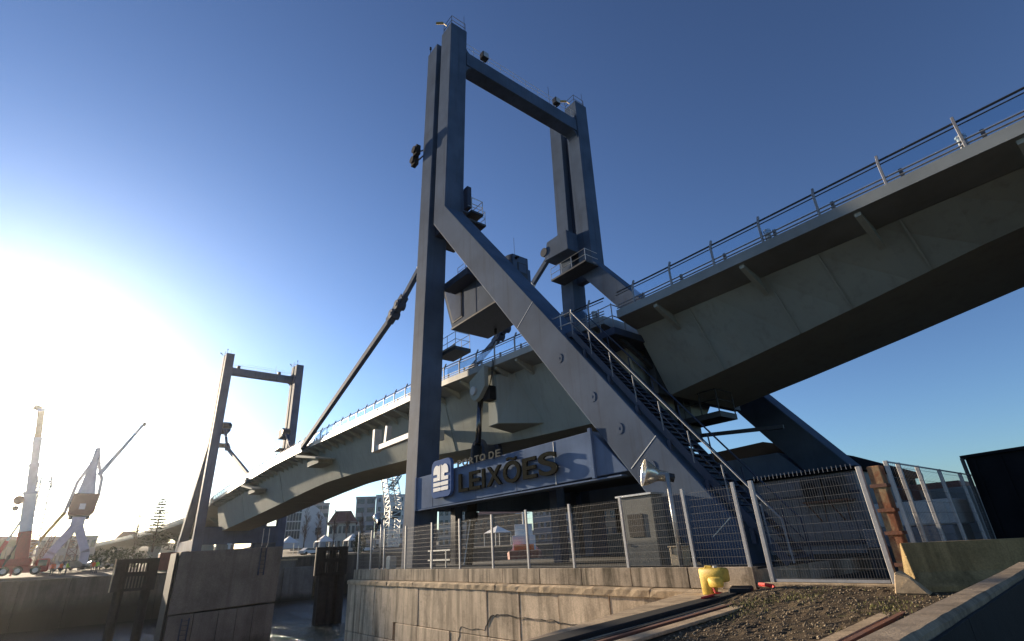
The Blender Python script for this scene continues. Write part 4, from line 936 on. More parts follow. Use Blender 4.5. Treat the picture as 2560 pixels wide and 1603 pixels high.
for a0, a1 in zip(azr[:-1], azr[1:]):
    p0, p1 = at(a0, 122.5), at(a1, 122.5); d_ = (p1-p0).normalized()
    MB().bar(p0+d_*.02+Vector((0, 0, -2.7)), p1-d_*.02+Vector((0, 0, -2.7)), 1.4, 9.2).build('wall_block', 'quaywall', qr)
    MB().bar(p0+Vector((0, 0, 2.02)), p1+Vector((0, 0, 2.02)), 1.7, .22).build('coping_stone', 'coping', qr)
MB().box(-113, -108, 31.5, 37.0, -7, .2).build('pier_foot', 'dolphin', qr, .05)
# pier under the far tower
fp = tag(MB().box(-134, -108.2, 15.5, 33.5, -7, 1.4).build('far_pier', 'dolphin', None, .05), 'low concrete pier under the distant tower', 'pier')
MB().box(-134, -107.9, 15.3, 33.7, 1.4, 1.7).build('cap', 'coping', fp)
# hills
def hill(name, a0, a1, D, h, seed):
    rng = random.Random(seed); v, f_ = [], []; n = 60
    ph = [rng.uniform(0, 6) for _ in range(5)]
    for i in range(n+1):
        a = a0+(a1-a0)*i/n; hz = h*(.75+.14*math.sin(a*.21+ph[0])+.10*math.sin(a*.63+ph[1])+.05*math.sin(a*1.9+ph[2])+.03*math.sin(a*4.7+ph[3]))+rng.uniform(-.02, .02)*h
        for k, (dd, zz) in enumerate(((0, 0), (30, .55), (70, .9), (120, 1.0), (260, .7))):
            v.append(at(a, D+dd, 2+hz*zz*(1+rng.uniform(-.03, .03))))
    for i in range(n):
        for k in range(4): b_ = i*5+k; f_.append((b_, b_+1, b_+6, b_+5))
    return struct(MB().add(v, f_).build(name, 'hill', None, 0, True))
hill('hills', -40, 14, 420, 19, 3); hill('hills', 12, 29, 470, 20, 9); hill('hills', 29.5, 95, 400, 28, 12)

# left approach viaduct beyond the far tower
va = thing('approach_viaduct', 'low distant viaduct curving away left of the far tower', 'bridge', (-160, 20, 1.5))
cl = [(-112, 24.2, 11.5), (-128, 25.0, 11.1), (-150, 25.2, 10.5), (-175, 23.5, 10.1), (-205, 20.5, 9.8), (-240, 16.5, 9.6), (-285, 10.5, 9.6), (-340, 3, 9.8)]
MB().sweep([[(x, y-5.6, z), (x, y-5.6, z+.5), (x, y+5.6, z+.5), (x, y+5.6, z), (x, y+3, z-.9), (x, y-3, z-.9)] for x, y, z in cl]).build('deck', 'girder', va)
MB().sweep([[(x, y-5.65, z+.5), (x, y-5.65, z+1.3), (x, y-5.5, z+1.3), (x, y-5.5, z+.5)] for x, y, z in cl]).build('parapet', 'fascia', va)
for x, y, z in cl[1:7:1]:
    MB().prism_x([(y-1.6, 1.2), (y+1.6, 1.2), (y+1.6, z-2.6), (y+4.0, z-.9), (y-4.0, z-.9), (y-1.6, z-2.6)], x-.7, x+.7).build('pillar', 'girder', va, .04)

# ------------------------------------------------------------------ cranes
def lattice(b, p0, p1, w0, w1, n, r=.05):
    p0, p1 = Vector(p0), Vector(p1); d = (p1-p0).normalized(); s1 = d.cross(Vector((0, 0, 1)) if abs(d.z) < .9 else Vector((0, 1, 0))).normalized(); s2 = d.cross(s1)
    C = []
    for i in range(n+1):
        k = i/n; c = p0+(p1-p0)*k; w = (w0+(w1-w0)*k)/2; C.append([c+s1*(a*w)+s2*(e*w) for a, e in ((-1, -1), (1, -1), (1, 1), (-1, 1))])
    for q in range(4): b.bar(C[0][q], C[-1][q], r*1.6)
    for i in range(n):
        for q in range(4): b.bar(C[i][q], C[i+1][(q+1) % 4], r); b.bar(C[i][q], C[i][(q+1) % 4], r)
    return b
# mobile crane: at az about -3.3 deg, 112 m
mc = thing('mobile_crane', 'red and white telescopic mobile crane on the left quay', 'crane', at(-3.2, 112, 1.2))
D0 = 112
def L(az, el, dx=0): p = at(az, D0+dx); return Vector((p.x, p.y, 1.45+(D0+dx)*math.tan(R(el))))
bp = [L(-2.75, 1.0), L(-3.45, 5.9), L(-3.75, 8.0), L(-4.05, 10.0), L(-4.4, 12.25)]
for i, (w, mt) in enumerate(((1.45, 'white'), (1.1, 'palecrane'), (.95, 'palecrane'), (.8, 'cream'))):
    MB().bar(bp[i], bp[i+1], w, w*1.1, (1, 0, 0)).build('boom_section', mt, mc, .06); MB().bar(bp[i+1]-(bp[i+1]-bp[i]).normalized()*.4, bp[i+1], w*1.16, w*1.25, (1, 0, 0)).build('boom_collar', 'palecrane', mc)
MB().bar(bp[0], bp[0]+(bp[1]-bp[0])*.40, 1.55, 1.7, (1, 0, 0)).build('boom_foot', 'red', mc, .05)
MB().bar(bp[4], bp[4]+Vector((0, -1.0, .3)), .5, .7).build('boom_head', 'cream', mc, .05)
a_, b_ = L(-4.35, .9), L(-3.3, 4.3); mid = a_+(b_-a_)*.42
MB().bar(a_, mid, .5).build('luffing_cylinder', 'red', mc, .05); MB().bar(mid, b_, .3).build('luffing_rod', 'galv', mc)
MB().tube([L(-3.95, 5.2)+Vector((.9, 0, 0)), L(-3.95, 5.2)+Vector((1.5, 0, 0))], .62, 16).build('winch_drum', 'brown', mc); MB().tube([L(-4.0, 4.6)+Vector((.9, 0, 0)), L(-4.0, 4.6)+Vector((1.4, 0, 0))], .36, 14).build('sheave', 'dark', mc)
lattice(MB(), L(-2.3, 1.2, 2), L(-2.75, 7.0, 2), 1.3, 1.3, 12, .07).build('lattice_mast', 'galv', mc)
lattice(MB(), L(-2.75, 6.2, 2), L(-2.9, 7.1, 2), 1.9, 1.5, 2, .09).build('mast_head', 'galv', mc)
MB().box(-D0-2.2, -D0+1.6, -13.5, -3.2, 1.55, 2.5).build('chassis', 'red', mc, .08)
MB().box(-D0-2.0, -D0+1.7, -10.0, -4.2, 2.5, 3.5).build('upper_works', 'red', mc, .1)
MB().box(-D0-1.2, -D0+1.4, -3.6, -2.0, 1.6, 3.4).build('driver_cab', 'red', mc, .15); MB().box(-D0+1.36, -D0+1.44, -3.3, -2.3, 2.4, 3.2).build('cab_window', 'winglass', mc)
wh = MB().tube([(0, 0, 0), (.5, 0, 0)], .62, 18).mesh('wheel', 'blackm'); rim = MB().tube([(.48, 0, 0), (.54, 0, 0)], .34, 14).mesh('rim', 'galv')
for y in (-12.6, -11.0, -8.4, -6.9, -5.4, -3.4):
    w_ = link('wheel', wh, mc, (-D0+1.5, y, 1.85)); link('rim', rim, w_, (-D0+1.5, y, 1.85))
for y in (-13.2, -5.9): MB().bar((-D0+1.5, y, 1.9), (-D0+3.4, y, 1.9), .3).bar((-D0+3.4, y, 1.9), (-D0+3.4, y, 1.2), .24).build('outrigger', 'red', mc)
hk = tag(MB().bar((-70, -4.05, 3.9), (-70, -4.35, 2.9), .14).taper((-70, -4.3, 3.05), (-70, -4.52, 2.1), .32, .3, .1, .1).build('hook_block', 'dark'), 'small dark crane hook hanging at the far left edge', 'hook')
MB().tube([(-70, -4.05, 3.9), (-70, -3.9, 5.0)], .02, 5).build('hook_cable', 'dark', hk)
# portal crane
pc = thing('portal_crane', 'old harbour portal crane with brown machine house between splayed pale legs', 'crane', at(0, 125, 1.4))
D0 = 125
for s_, a0 in ((-1, -1.55), (1, 1.05)):
    for dx in (-3.2, 3.2):
        kn = L(-.55*1 if s_ < 0 else .62, 2.6 if s_ < 0 else 2.2, dx)
        pts_ = [L(a0, .05, dx), L(-1.15, 1.3, dx) if s_ < 0 else L(1.0, 1.35, dx), L(-.15, 3.2, dx*.5) if s_ < 0 else L(.18, 3.2, dx*.5), L(-.12, 3.85, dx*.35) if s_ < 0 else L(.15, 3.85, dx*.35)]
        b = MB()
        for i in range(3): b.taper(pts_[i], pts_[i+1], 1.2, 1.7+.15*i, 1.3, 1.85+.15*i, (1, 0, 0))
        b.build('portal_leg', 'palecrane', pc, .05)
MB().bar(L(-.42, 3.75), L(.42, 3.75), 3.4, 1.0).build('portal_head', 'palecrane', pc, .1)
lattice(MB(), L(.15, .2, 3), L(.15, 3.2, 3), 1.4, 1.2, 6, .09).build('centre_mast', 'brown', pc)
MB().tube([L(0, 3.85), L(0, 4.15)], 1.5, 16).build('slew_ring', 'dark', pc)
p = L(0, 4.1); q_ = L(0, 5.75)
hs = MB().prism_x([(-1.75, p.z+.3), (-1.2, p.z), (1.3, p.z), (1.95, p.z+.7), (2.05, q_.z), (-1.55, q_.z)], p.x-3, p.x+2.2).build('machine_house', 'brown', pc, .06)
MB().prism_x([(-.35, p.z+.95), (.5, p.z+.95), (.5, p.z+1.9), (-.35, p.z+1.9)], p.x+2.2, p.x+2.3).build('name_board', 'white', hs)
for s_, ptsd in ((-1, [(-1.0, 4.3), (-.86, 5.4), (-.72, 6.7), (-.1, 8.3), (-.02, 9.5)]), (1, [(.72, 4.3), (.9, 5.7), (.83, 7.0), (.3, 8.4), (.05, 9.5)])):
    b = MB(); pp = [L(a, e, 1.5) for a, e in ptsd]
    for i in range(4): b.bar(pp[i], pp[i+1], .5, .6, (1, 0, 0))
    b.build('side_frame', 'palecrane', pc, .04)
MB().taper(L(.05, 5.7), L(.0, 9.2), 2.6, 2.4, .5, .5, (1, 0, 0)).build('tower_mast', 'palecrane', pc, .05)
for e in (7.9, 8.3): MB().bar(L(-.3, e, 1), L(.5, e, 1), .25).build('cross_tie', 'palecrane', pc)
MB().taper(L(.55, 7.3), L(2.85, 11.8), .75, .75, .4, .4, (1, 0, 0)).build('jib', 'palecrane', pc, .03); MB().bar(L(2.75, 11.75), L(3.0, 11.75), .6).build('jib_head', 'cream', pc)
MB().taper(L(-.98, 4.35), L(-2.5, 1.35), .55, .6, .4, .4, (1, 0, 0)).build('lower_arm', 'yellowsteel', pc, .03)
lattice(MB(), L(-1.2, 2.9, 2), L(-1.9, .3, 2), .6, .6, 8, .06).build('access_ladder', 'brown', pc)
MB().tube([L(0, 9.45), L(2.8, 11.75)], .05, 5).build('stay_cable', 'dark', pc); MB().tube([L(2.9, 11.7), L(2.95, 5.2)], .04, 5).build('hoist_cable', 'dark', pc)
for k in range(3): MB().box(p.x-2.4+k*1.5, p.x-1.5+k*1.5, -1.78, -1.6, p.z+1.3, p.z+2.2).build('house_window', 'winglass', hs)
for k in range(9): MB().bar(L(.62, .3+.33*k, 3.9), L(.78, .3+.33*k, 3.9), .08).build('leg_rung', 'brown', pc)
MB().tube([L(.4, 9.2, 1), L(-1.0, 4.4, 1.8)], .04, 5).build('stay_cable', 'dark', pc)
MB().tube([bp[4]+Vector((0, -.9, 0)), bp[4]+Vector((0, -1.0, -14))], .04, 5).build('hoist_cable', 'dark', mc); MB().tube([bp[4], bp[1]+Vector((0, -1.2, 0))], .04, 5).build('hoist_cable', 'dark', mc)
for k in range(10): MB().bar(L(-2.55-.03*k, 1.3+.42*k, 1), L(-2.35-.03*k, 1.3+.42*k, 1), .09).build('mast_rung', 'galv', mc)
# lattice crane behind the near column
lc = thing('lattice_crane', 'thin lattice harbour crane partly hidden behind the near tower column', 'crane', at(25.9, 150, 3))
D0 = 150
lattice(MB(), L(26.0, 4.6), L(25.2, 8.6), 3.4, 3.0, 8, .16).build('lattice_mast', 'galv', lc)
lattice(MB(), L(25.6, 6.3), L(26.6, 7.6), 1.2, .6, 5, .14).build('lattice_jib', 'dark', lc)
lattice(MB(), L(25.9, .8), L(26.0, 4.6), 3.0, 3.2, 7, .18).build('lattice_base', 'galv', lc)
c0 = L(26.15, 3.9); MB().box(c0.x-1.3, c0.x+1.3, c0.y-1.3, c0.y+1.3, c0.z-1.3, c0.z+.9).build('cab', 'dark', lc, .1)
MB().bar(L(24.4, 8.4), L(25.2, 8.5), .2).bar(L(24.5, 8.4), L(24.6, 8.0), .15).build('jib_tip', 'dark', lc)

# ------------------------------------------------------------------ buildings across the water
def block(name, label, a0, a1, D, z0, zt, mat, rows, cols, wm='winglass', depth=14, wfrac=(.62, .5), roof=None, cat='building'):
    p0, p1 = at(a0, D), at(a1, D); d_ = (p1-p0); L_ = d_.length; d_.normalize(); n_ = Vector((d_.y, -d_.x, 0))
    if n_.dot(p0) > 0: n_ = -n_          # towards the camera
    t = thing(name, label, cat, ((p0.x+p1.x)/2, (p0.y+p1.y)/2, z0))
    def P(u, v, w): return p0+d_*u+n_*w+Vector((0, 0, v))
    MB().hexa([P(0, z0, 0), P(L_, z0, 0), P(L_, z0, -depth), P(0, z0, -depth), P(0, zt, 0), P(L_, zt, 0), P(L_, zt, -depth), P(0, zt, -depth)]).build('wall', mat, t)
    MB().hexa([P(-.2, zt, .2), P(L_+.2, zt, .2), P(L_+.2, zt, -depth-.2), P(-.2, zt, -depth-.2), P(-.2, zt+.35, .2), P(L_+.2, zt+.35, .2), P(L_+.2, zt+.35, -depth-.2), P(-.2, zt+.35, -depth-.2)]).build('parapet', mat, t)
    ch, cw = (zt-z0)/rows, L_/cols; h, w = ch*wfrac[1], cw*wfrac[0]
    for r_ in range(rows):
        for c_ in range(cols):
            u, v = (c_+.5)*cw-w/2, z0+(r_+.3)*ch
            f_ = MB().hexa([P(u-.12, v-.12, .08), P(u+w+.12, v-.12, .08), P(u+w+.12, v-.12, -.1), P(u-.12, v-.12, -.1), P(u-.12, v+h+.12, .08), P(u+w+.12, v+h+.12, .08), P(u+w+.12, v+h+.12, -.1), P(u-.12, v+h+.12, -.1)]).build('window', mat, t)
            MB().hexa([P(u, v, .12), P(u+w, v, .12), P(u+w, v, 0), P(u, v, 0), P(u, v+h, .12), P(u+w, v+h, .12), P(u+w, v+h, 0), P(u, v+h, 0)]).build('pane', wm, f_)
    if roof:
        MB().add([P(-.6, zt, .6), P(L_+.6, zt, .6), P(L_+.6, zt, -depth-.6), P(-.6, zt, -depth-.6), P(L_*.2, zt+roof, -depth/2), P(L_*.8, zt+roof, -depth/2)], [(0, 1, 5, 4), (1, 2, 5), (2, 3, 4, 5), (3, 0, 4), (3, 2, 1, 0)]).build('roof', 'tile', t)
    return t, P, L_
el = lambda D, e: 1.45+D*math.tan(R(e))
t_, P, L_ = block('office_block', 'stepped grey office block behind the curved white building', 16.6, 19.75, 235, 4, el(235, 4.95), 'wallgrey', 6, 5, wfrac=(.86, .45))
MB().hexa([P(0, el(235, 4.95), -2), P(L_*.85, el(235, 4.95), -2), P(L_*.85, el(235, 4.95), -11), P(0, el(235, 4.95), -11), P(0, el(235, 5.75), -2), P(L_*.8, el(235, 5.75), -2), P(L_*.8, el(235, 5.75), -11), P(0, el(235, 5.75), -11)]).build('penthouse', 'winglass', t_)
MB().hexa([P(-.5, el(235, 5.75), -1.4), P(L_*.87, el(235, 5.75), -1.4), P(L_*.87, el(235, 5.75), -12), P(-.5, el(235, 5.75), -12), P(-.5, el(235, 5.85), -1.4), P(L_*.87, el(235, 5.85), -1.4), P(L_*.87, el(235, 5.85), -12), P(-.5, el(235, 5.85), -12)]).build('roof', 'wallgrey', t_)
# curved white building with a glazed strip
cv = thing('curved_building', 'white building with a quarter-round roof and tall glazed strip', 'building', at(17.5, 188, 2.5))
D0 = 188; p0, p1 = at(15.6, D0), at(19.75, D0); d_ = (p1-p0).normalized(); n_ = Vector((-d_.y, d_.x, 0)); n_ = n_ if n_.dot(p0) < 0 else -n_; W_ = (p1-p0).length
zt = el(D0, 5.2); zlow = el(D0, 1.0); prof_ = [(0, zlow), (W_, zlow)]+[(W_*(.30+.70*math.cos(R(a))), el(D0, 2.4)+(zt-el(D0, 2.4))*math.sin(R(a))) for a in range(0, 91, 9)]+[(0, zt)]
nn = len(prof_); fr = [p0+d_*u+Vector((0, 0, z)) for u, z in prof_]; bkk = [q-n_*14 for q in fr]
MB().add([*fr, *bkk], [tuple(range(nn)), tuple(range(2*nn-1, nn-1, -1))]+[(i, i+nn, (i+1) % nn+nn, (i+1) % nn) for i in range(nn)]).build('shell', 'wallwhite', cv)
for r_ in range(4):
    for c_ in range(5):
        u0, u1 = W_*(.10+.062*c_), W_*(.10+.062*c_+.052); z0_ = zlow+(zt-zlow)*(.20+.19*r_); z1_ = z0_+(zt-zlow)*.165
        q = [p0+d_*u+Vector((0, 0, z))+n_*w for w in (0, .15) for u, z in ((u0, z0_), (u1, z0_), (u1, z1_), (u0, z1_))]
        MB().hexa(q).build('glazing_pane', 'winglass', cv)
for u, z in ((.80, .30), (.80, .38)):
    q = [p0+d_*(W_*uu)+Vector((0, 0, zlow+(zt-zlow)*zz))+n_*w for w in (0, .15) for uu, zz in ((u-.06, z-.03), (u+.06, z-.03), (u+.06, z+.04), (u-.06, z+.04))]
    MB().hexa(q).build('window', 'winglass', cv)
block('tiled_house', 'pale house with a brown tiled roof left of the apartment block', 19.9, 22.4, 178, 2.8, el(178, 3.1), 'wallcream', 2, 6, roof=4.0, depth=12)
block('apartment_block', 'grey apartment block with balcony bands left of the near column', 22.3, 24.2, 208, 3, el(208, 5.45), 'wallgrey', 6, 2, wfrac=(.72, .55))
block('apartment_block', 'pale taller apartment slab right behind the lattice crane', 24.25, 27.2, 214, 3, el(214, 5.6), 'wallwhite', 6, 4, wfrac=(.35, .45))
block('apartment_block', 'sunlit cream apartment block seen under the sign beam behind the first fence bay', 30.6, 33.9, 190, 3, el(190, 4.1), 'wallcream', 4, 6, wfrac=(.6, .5))
block('warehouse', 'brown warehouse seen through the middle fence bays', 34.0, 39.6, 165, 2.6, el(165, 3.3), 'wallochre', 2, 8, wfrac=(.5, .4), roof=2.0)
block('warehouse', 'grey waterfront warehouse seen beside the ship mast', 40.3, 45.3, 175, 2.6, el(175, 3.9), 'wallgrey', 3, 8, wfrac=(.55, .4))
block('terrace_house', 'reddish house row seen left of the equipment hut', 45.6, 50.6, 150, 2.6, el(150, 3.5), 'wallochre', 2, 6, wfrac=(.5, .45), roof=2.2)
block('tiled_house', 'small house with tiled roof on the left skyline beyond the portal crane', 2.9, 4.3, 300, 5, el(300, 2.35), 'wallcream', 2, 4, roof=3, depth=10)
block('waterfront_shed', 'long low shed on the left bank behind the mobile crane', -9, -2.2, 190, 2.5, el(190, 2.3), 'wallochre', 1, 12, roof=1.5, depth=12)
block('waterfront_shed', 'wide brown shed behind the legs of the portal crane', -2.0, 1.6, 205, 2.5, el(205, 2.5), 'wallcream', 2, 8, depth=12)
bx = thing('container', 'red-oxide container on the left quay beside the concrete dolphin', 'container', at(7.0, 108, .9))
c0 = at(6.2, 108); MB().box(c0.x-2.4, c0.x, c0.y, c0.y+2.6, .9, 3.5).build('body', 'redbrown', bx, .04)
for k in range(8): MB().box(c0.x, c0.x+.05, c0.y+.15+k*.31, c0.y+.28+k*.31, 1.0, 3.4).build('rib', 'redbrown', bx)

# ------------------------------------------------------------------ workboat and marquees beyond the pier
sp = thing('workboat', 'white workboat with a tall mast moored beyond the pier, seen through the fence', 'boat', at(39.3, 96, WZ))
o0 = at(39.3, 96); ang = R(140)
def BT(x, y, z): return (o0.x+x*math.cos(ang)-y*math.sin(ang), o0.y+x*math.sin(ang)+y*math.cos(ang), z)
def bb_(*a): b = MB(BT); b.box(*a); return b
hull = MB(BT); hull.sweep([[(x, -w, z1), (x, -w*.8, -5.8), (x, w*.8, -5.8), (x, w, z1)] for x, w, z1 in ((-9, 2.3, 1.2), (-4, 2.8, .9), (2, 2.8, 1.0), (6, 2.1, 1.7), (9, .3, 2.6))]); hull.build('hull', 'redbrown', sp, .05)
bb_(-4, 2.2, -1.9, 1.9, 1.0, 3.4).build('wheelhouse', 'white', sp, .08); bb_(-2.4, 1.2, -1.5, 1.5, 3.4, 5.2).build('bridge_deck', 'white', sp, .08)
bb_(-2.3, 1.25, -1.52, 1.52, 4.0, 4.7).build('window_band', 'winglass', sp)
MB(BT).tube([(-1, 0, 5.2), (-1, 0, 8.3)], .12, 8).build('mast', 'white', sp); MB(BT).bar((-1, -1.2, 7.0), (-1, 1.2, 7.0), .1).build('yard', 'white', sp)
MB(BT).tube([(-5.4, -1.6, 1.5), (-5.4, 1.6, 1.5)], .55, 12).build('life_raft', 'orange', sp); MB(BT).tube([(4, -1.2, 2.0), (5.4, -1.2, 2.0)], .5, 10).build('fender_roll', 'orange', sp)
def marquee(label, az, D, w, mt='white'):
    c = at(az, D); z0 = 3.0
    t = thing('marquee', label, 'tent', (c.x, c.y, z0), 'white marquees on the far waterfront')
    MB().add([(c.x-w/2, c.y-w/2, z0+2.3), (c.x+w/2, c.y-w/2, z0+2.3), (c.x+w/2, c.y+w/2, z0+2.3), (c.x-w/2, c.y+w/2, z0+2.3), (c.x, c.y, z0+4.0)], [(0, 1, 4), (1, 2, 4), (2, 3, 4), (3, 0, 4), (3, 2, 1, 0)]).build('canopy', mt, t)
    for i, j in ((-1, -1), (1, -1), (1, 1), (-1, 1)): MB().bar((c.x+i*w/2.1, c.y+j*w/2.1, z0-1), (c.x+i*w/2.1, c.y+j*w/2.1, z0+2.3), .12).build('pole', 'galv', t)
marquee('pointed white marquee left of the workboat, beyond the fence', 36.6, 140, 5.0)
marquee('white marquee on the far promenade left of the slotted fender', 16.4, 150, 4.0); marquee('white marquee on the far promenade above the slotted fender', 19.6, 150, 4.0); marquee('third white marquee on the far promenade, right of the slotted fender', 22.2, 150, 3.6)
def car(label, az, D, mt, z=1.6, heading=90):
    c = at(az, D, z); t = thing('parked_car', label, 'car', c, 'cars parked on the far banks'); h = R(heading+az)
    def T(x, y, zz): return (c.x+x*math.cos(h)-y*math.sin(h), c.y+x*math.sin(h)+y*math.cos(h), z+zz)
    MB(T).prism_y([(-2.1, .3), (2.1, .3), (2.15, .75), (1.2, .9), (.6, 1.42), (-1.1, 1.45), (-1.9, .95), (-2.15, .85)], -.85, .85).build('body', mt, t, .06)
    MB(T).prism_y([(1.05, .95), (.52, 1.36), (-1.05, 1.38), (-1.7, .98)], -.87, .87).build('window', 'winglass', t)
    for x in (-1.35, 1.35): MB(T).tube([(x, -.9, .33), (x, .9, .33)], .33, 12).build('wheel_pair', 'blackm', t)
for i, (a, D, mt, lb) in enumerate(((-.9, 120, 'carw', 'silver car parked furthest left under the portal crane'), (-.2, 134, 'carw', 'silver car parked between the portal crane legs'), (.45, 121, 'card', 'dark car parked by the right leg of the portal crane'), (-1.2, 140, 'white', 'white car behind the left leg of the portal crane'), (2.1, 128, 'carw', 'silver car parked right of the portal crane'))):
    car(lb, a, D, mt)
for i, (a, lb) in enumerate(((18.3, 'white van-like car on the far promenade under the curved building'), (21.0, 'pale car on the far promenade above the fender'), (23.4, 'pale car on the far promenade left of the fence end'))): car(lb, a, 138, ('white', 'carw', 'white')[i], 2.4)

# ------------------------------------------------------------------ workers on the left quay
def figure(arm=.25):
    V_ = [((0, 0, .95), .15, .11), ((0, 0, 1.15), .15, .10), ((0, 0, 1.38), .18, .11), ((0, 0, 1.50), .065, .065), ((0, .01, 1.58), .085, .095), ((0, .01, 1.70), .095, .11), ((0, 0, 1.77), .06, .07)]
    E_ = [(i, i+1) for i in range(6)]
    def chain(root, pts_):
        k = root
        for p_, r_ in pts_: V_.append((p_, r_, r_)); E_.append((k, len(V_)-1)); k = len(V_)-1
    for s_ in (-1, 1):
        chain(0, [((s_*.10, 0, .90), .095), ((s_*.12, .03, .50), .065), ((s_*.13, -.02, .10), .045), ((s_*.14, .12, .04), .042)])
        chain(2, [((s_*.20, 0, 1.42), .065), ((s_*(.26), .02, 1.15), .05), ((s_*.25, .05+arm, .93), .038), ((s_*.245, .09+arm, .83), .034)])
    me = bpy.data.meshes.new('fig'); me.from_pydata([v[0] for v in V_], E_, [])
    o = bpy.data.objects.new('fig', me); col.objects.link(o)
    sk = o.modifiers.new('s', 'SKIN'); sb = o.modifiers.new('u', 'SUBSURF'); sb.levels = 1
    for i, v in enumerate(V_): me.skin_vertices[0].data[i].radius = (v[1], v[2])
    me.skin_vertices[0].data[0].use_root = True
    dg = bpy.context.evaluated_depsgraph_get(); dg.update(); r_ = bpy.data.meshes.new_from_object(o.evaluated_get(dg)); bpy.data.objects.remove(o)
    return r_
def person(label, az, D, vest, heading, arm):
    me = figure(arm); me.name = 'person'; c = at(az, D, 1.02)
    me.materials.clear()
    for k in ('trouser', vest, 'skin', 'hair'): me.materials.append(M[k])
    for p in me.polygons:
        z = p.center.z; p.use_smooth = True
        p.material_index = 0 if z < .94 else (1 if (z < 1.49 and not (abs(p.center.x) > .2 and z < .92)) else (2 if z < 1.68 else 3))
        if abs(p.center.x) > .2 and .7 < z < .9: p.material_index = 2
    o = link('person', me, None, c, (0, 0, R(heading))); tag(o, label, 'person', 'dock workers on the left quay')
person('worker in orange top standing beside a lime jacket, right of the portal crane', 1.75, 104, 'orange', 100, .05)
person('worker in lime jacket right of the portal crane, next to an orange top', 2.0, 104, 'lime', 60, .2)
person('worker in orange top standing between the portal crane legs', -.25, 103, 'orange', 140, .15)
person('worker in lime jacket standing between the portal crane legs', .1, 103.5, 'lime', 20, .3)
person('leftmost worker in orange top, by the left leg of the portal crane', -.75, 103, 'orange', 90, .1)

# ------------------------------------------------------------------ trees
def leaf_crown(name, mt, parent, pts_, size, rng, per=1):
    b = MB()
    for p in pts_:
        for _ in range(per):
            n1 = Vector((rng.gauss(0, 1), rng.gauss(0, 1), rng.gauss(0, 1))).normalized(); n2 = n1.cross(Vector((rng.gauss(0, 1), rng.gauss(0, 1), rng.gauss(0, 1)))).normalized(); s_ = size*rng.uniform(.6, 1.3)
            c = Vector(p); b.add([c-n1*s_, c+n2*s_*.5, c+n1*s_, c-n2*s_*.5], [(0, 1, 2, 3)])
    return b.build(name, mt, parent)
def conifer(label, az, D, z0, H, Rm, seed):
    rng = random.Random(seed); c = at(az, D, z0); t = thing('conifer_tree', label, 'tree', c)
    MB().tube([c, c+Vector((0, 0, H))], .28, 8, .03).build('trunk', 'bark', t)
    pts_ = []; br = MB(); z = H*.10
    while z < H*.97:
        r_ = Rm*(1-z/H)**.8*rng.uniform(.65, 1.15)+.15; n = rng.randint(5, 7); a0 = rng.uniform(0, 6)
        for i in range(n):
            a = a0+6.283*i/n+rng.uniform(-.2, .2); rr = r_*rng.uniform(.7, 1.1); tip = c+Vector((rr*math.cos(a), rr*math.sin(a), z+rr*.12))
            br.bar(c+Vector((0, 0, z)), tip, .05)
            for k in range(int(26*rr/Rm)+6):
                u = rng.uniform(.2, 1.05); q = c+Vector((0, 0, z))+(tip-c-Vector((0, 0, z)))*u; pts_.append(q+Vector((rng.gauss(0, .16), rng.gauss(0, .16), rng.gauss(0, .07))))
        z += H*rng.uniform(.045, .07)
    br.build('branches', 'bark', t); leaf_crown('crown', 'needle', t, pts_, .2, rng, 4)
conifer('tall tiered conifer standing above the distant viaduct', 5.55, 172, 5, 13.6, 4.0, 5)
def bare_tree(label, az, D, z0, H, seed, spread=.28):
    rng = random.Random(seed); c = at(az, D, z0); t = thing('bare_tree', label, 'tree', c, 'leafless trees on the far banks')
    MB().tube([c, c+Vector((0, 0, H*.95))], H*.016, 6, .02).build('trunk', 'bark', t)
    b = MB()
    def grow(p, d, l, r_, k):
        q = p+d*l; b.tube([p, q], r_, 4, r_*.6)
        if k == 0: return
        for _ in range(3):
            d2 = (d+Vector((rng.gauss(0, .33), rng.gauss(0, .33), rng.gauss(.12, .2)))).normalized(); grow(p+d*l*rng.uniform(.4, 1), d2, l*rng.uniform(.5, .75), r_*.6, k-1)
    for i in range(22):
        z = H*rng.uniform(.18, .9); a = rng.uniform(0, 6.28); d = Vector((spread*math.cos(a), spread*math.sin(a), .85)).normalized()
        grow(c+Vector((0, 0, z)), d, H*.16*(1.1-z/H*.6), .05, 3)
    b.build('crown', 'twig', t)
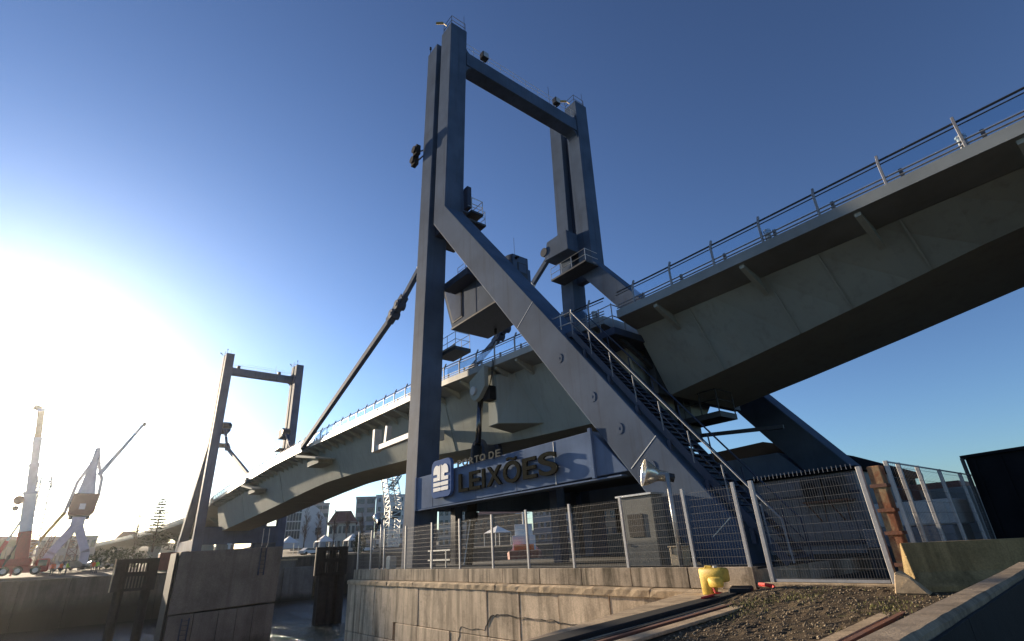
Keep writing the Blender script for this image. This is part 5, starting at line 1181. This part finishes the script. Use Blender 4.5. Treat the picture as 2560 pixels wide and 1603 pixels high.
for i, (a, D, H, lb) in enumerate(((17.75, 150, 11, 'leftmost bare poplar in front of the curved white building'), (18.95, 150, 10.5, 'bare poplar in front of the right end of the curved building'), (20.4, 148, 9.5, 'bare poplar in front of the tiled house'), (21.6, 152, 9, 'bare poplar right of the tiled house roof'), (23.0, 146, 9, 'bare tree in front of the grey apartment block'), (24.4, 146, 8, 'bare tree beside the lattice crane foot'), (4.2, 160, 9, 'thin bare tree left of the conifer beyond the viaduct'), (35.2, 150, 7, 'bare tree behind the fence left of the workboat'), (42.6, 150, 7, 'bare tree behind the fence right of the workboat'))):
    bare_tree(lb, a, D, 3.0 if a > 10 else 4.0, H, 30+i)
def shrub(name, label, az, D, z0, rx, rz, seed, mt='hedge', cat='shrub'):
    rng = random.Random(seed); c = at(az, D, z0); t = thing(name, label, cat, c)
    MB().tube([c, c+Vector((0, 0, rz*.9))], .12, 6, .05).build('trunk', 'bark', t)
    pts_ = []
    for _ in range(900):
        u = Vector((rng.gauss(0, 1), rng.gauss(0, 1), rng.gauss(0, 1))).normalized()*rng.uniform(.55, 1)**.5
        u *= 1+.18*math.sin(u.x*5+seed)+.12*math.sin(u.y*9); pts_.append(c+Vector((u.x*rx, u.y*rx, rz+u.z*rz)))
    leaf_crown('crown', mt, t, pts_, .22, rng)
shrub('round_shrub', 'dark round shrub mass right of the portal crane', 2.6, 128, 1.5, 2.6, 1.7, 1); shrub('round_shrub', 'dark shrub before the viaduct pillars', 4.1, 132, 1.5, 3.0, 1.7, 2)
shrub('round_tree', 'dark round evergreen on the skyline left of the far tower', 6.7, 176, 5.5, 5.0, 2.6, 3, 'needle', 'tree'); shrub('round_shrub', 'dark evergreen by the left end of the mesh fence', 22.9, 128, 2.2, 1.4, 1.9, 4, 'needle')

# ------------------------------------------------------------------ haze in the low sun
hz = stuff(MB().box(-1800, 420, -1750, 1750, -8.0, 46.0).build('haze', 'steel')); hz['label'] = 'thin low-sun haze over the harbour'; hz['category'] = 'haze'
hm = bpy.data.materials.new('haze'); hm.use_nodes = True; ht = hm.node_tree
for n_ in list(ht.nodes):
    if n_.type == 'BSDF_PRINCIPLED': ht.nodes.remove(n_)
pv = ht.nodes.new('ShaderNodeVolumePrincipled'); pv.inputs['Color'].default_value = (.97, .95, .92, 1); pv.inputs['Density'].default_value = .00008; pv.inputs['Anisotropy'].default_value = .88
ht.links.new(pv.outputs[0], ht.nodes['Material Output'].inputs['Volume']); hz.data.materials.clear(); hz.data.materials.append(hm)
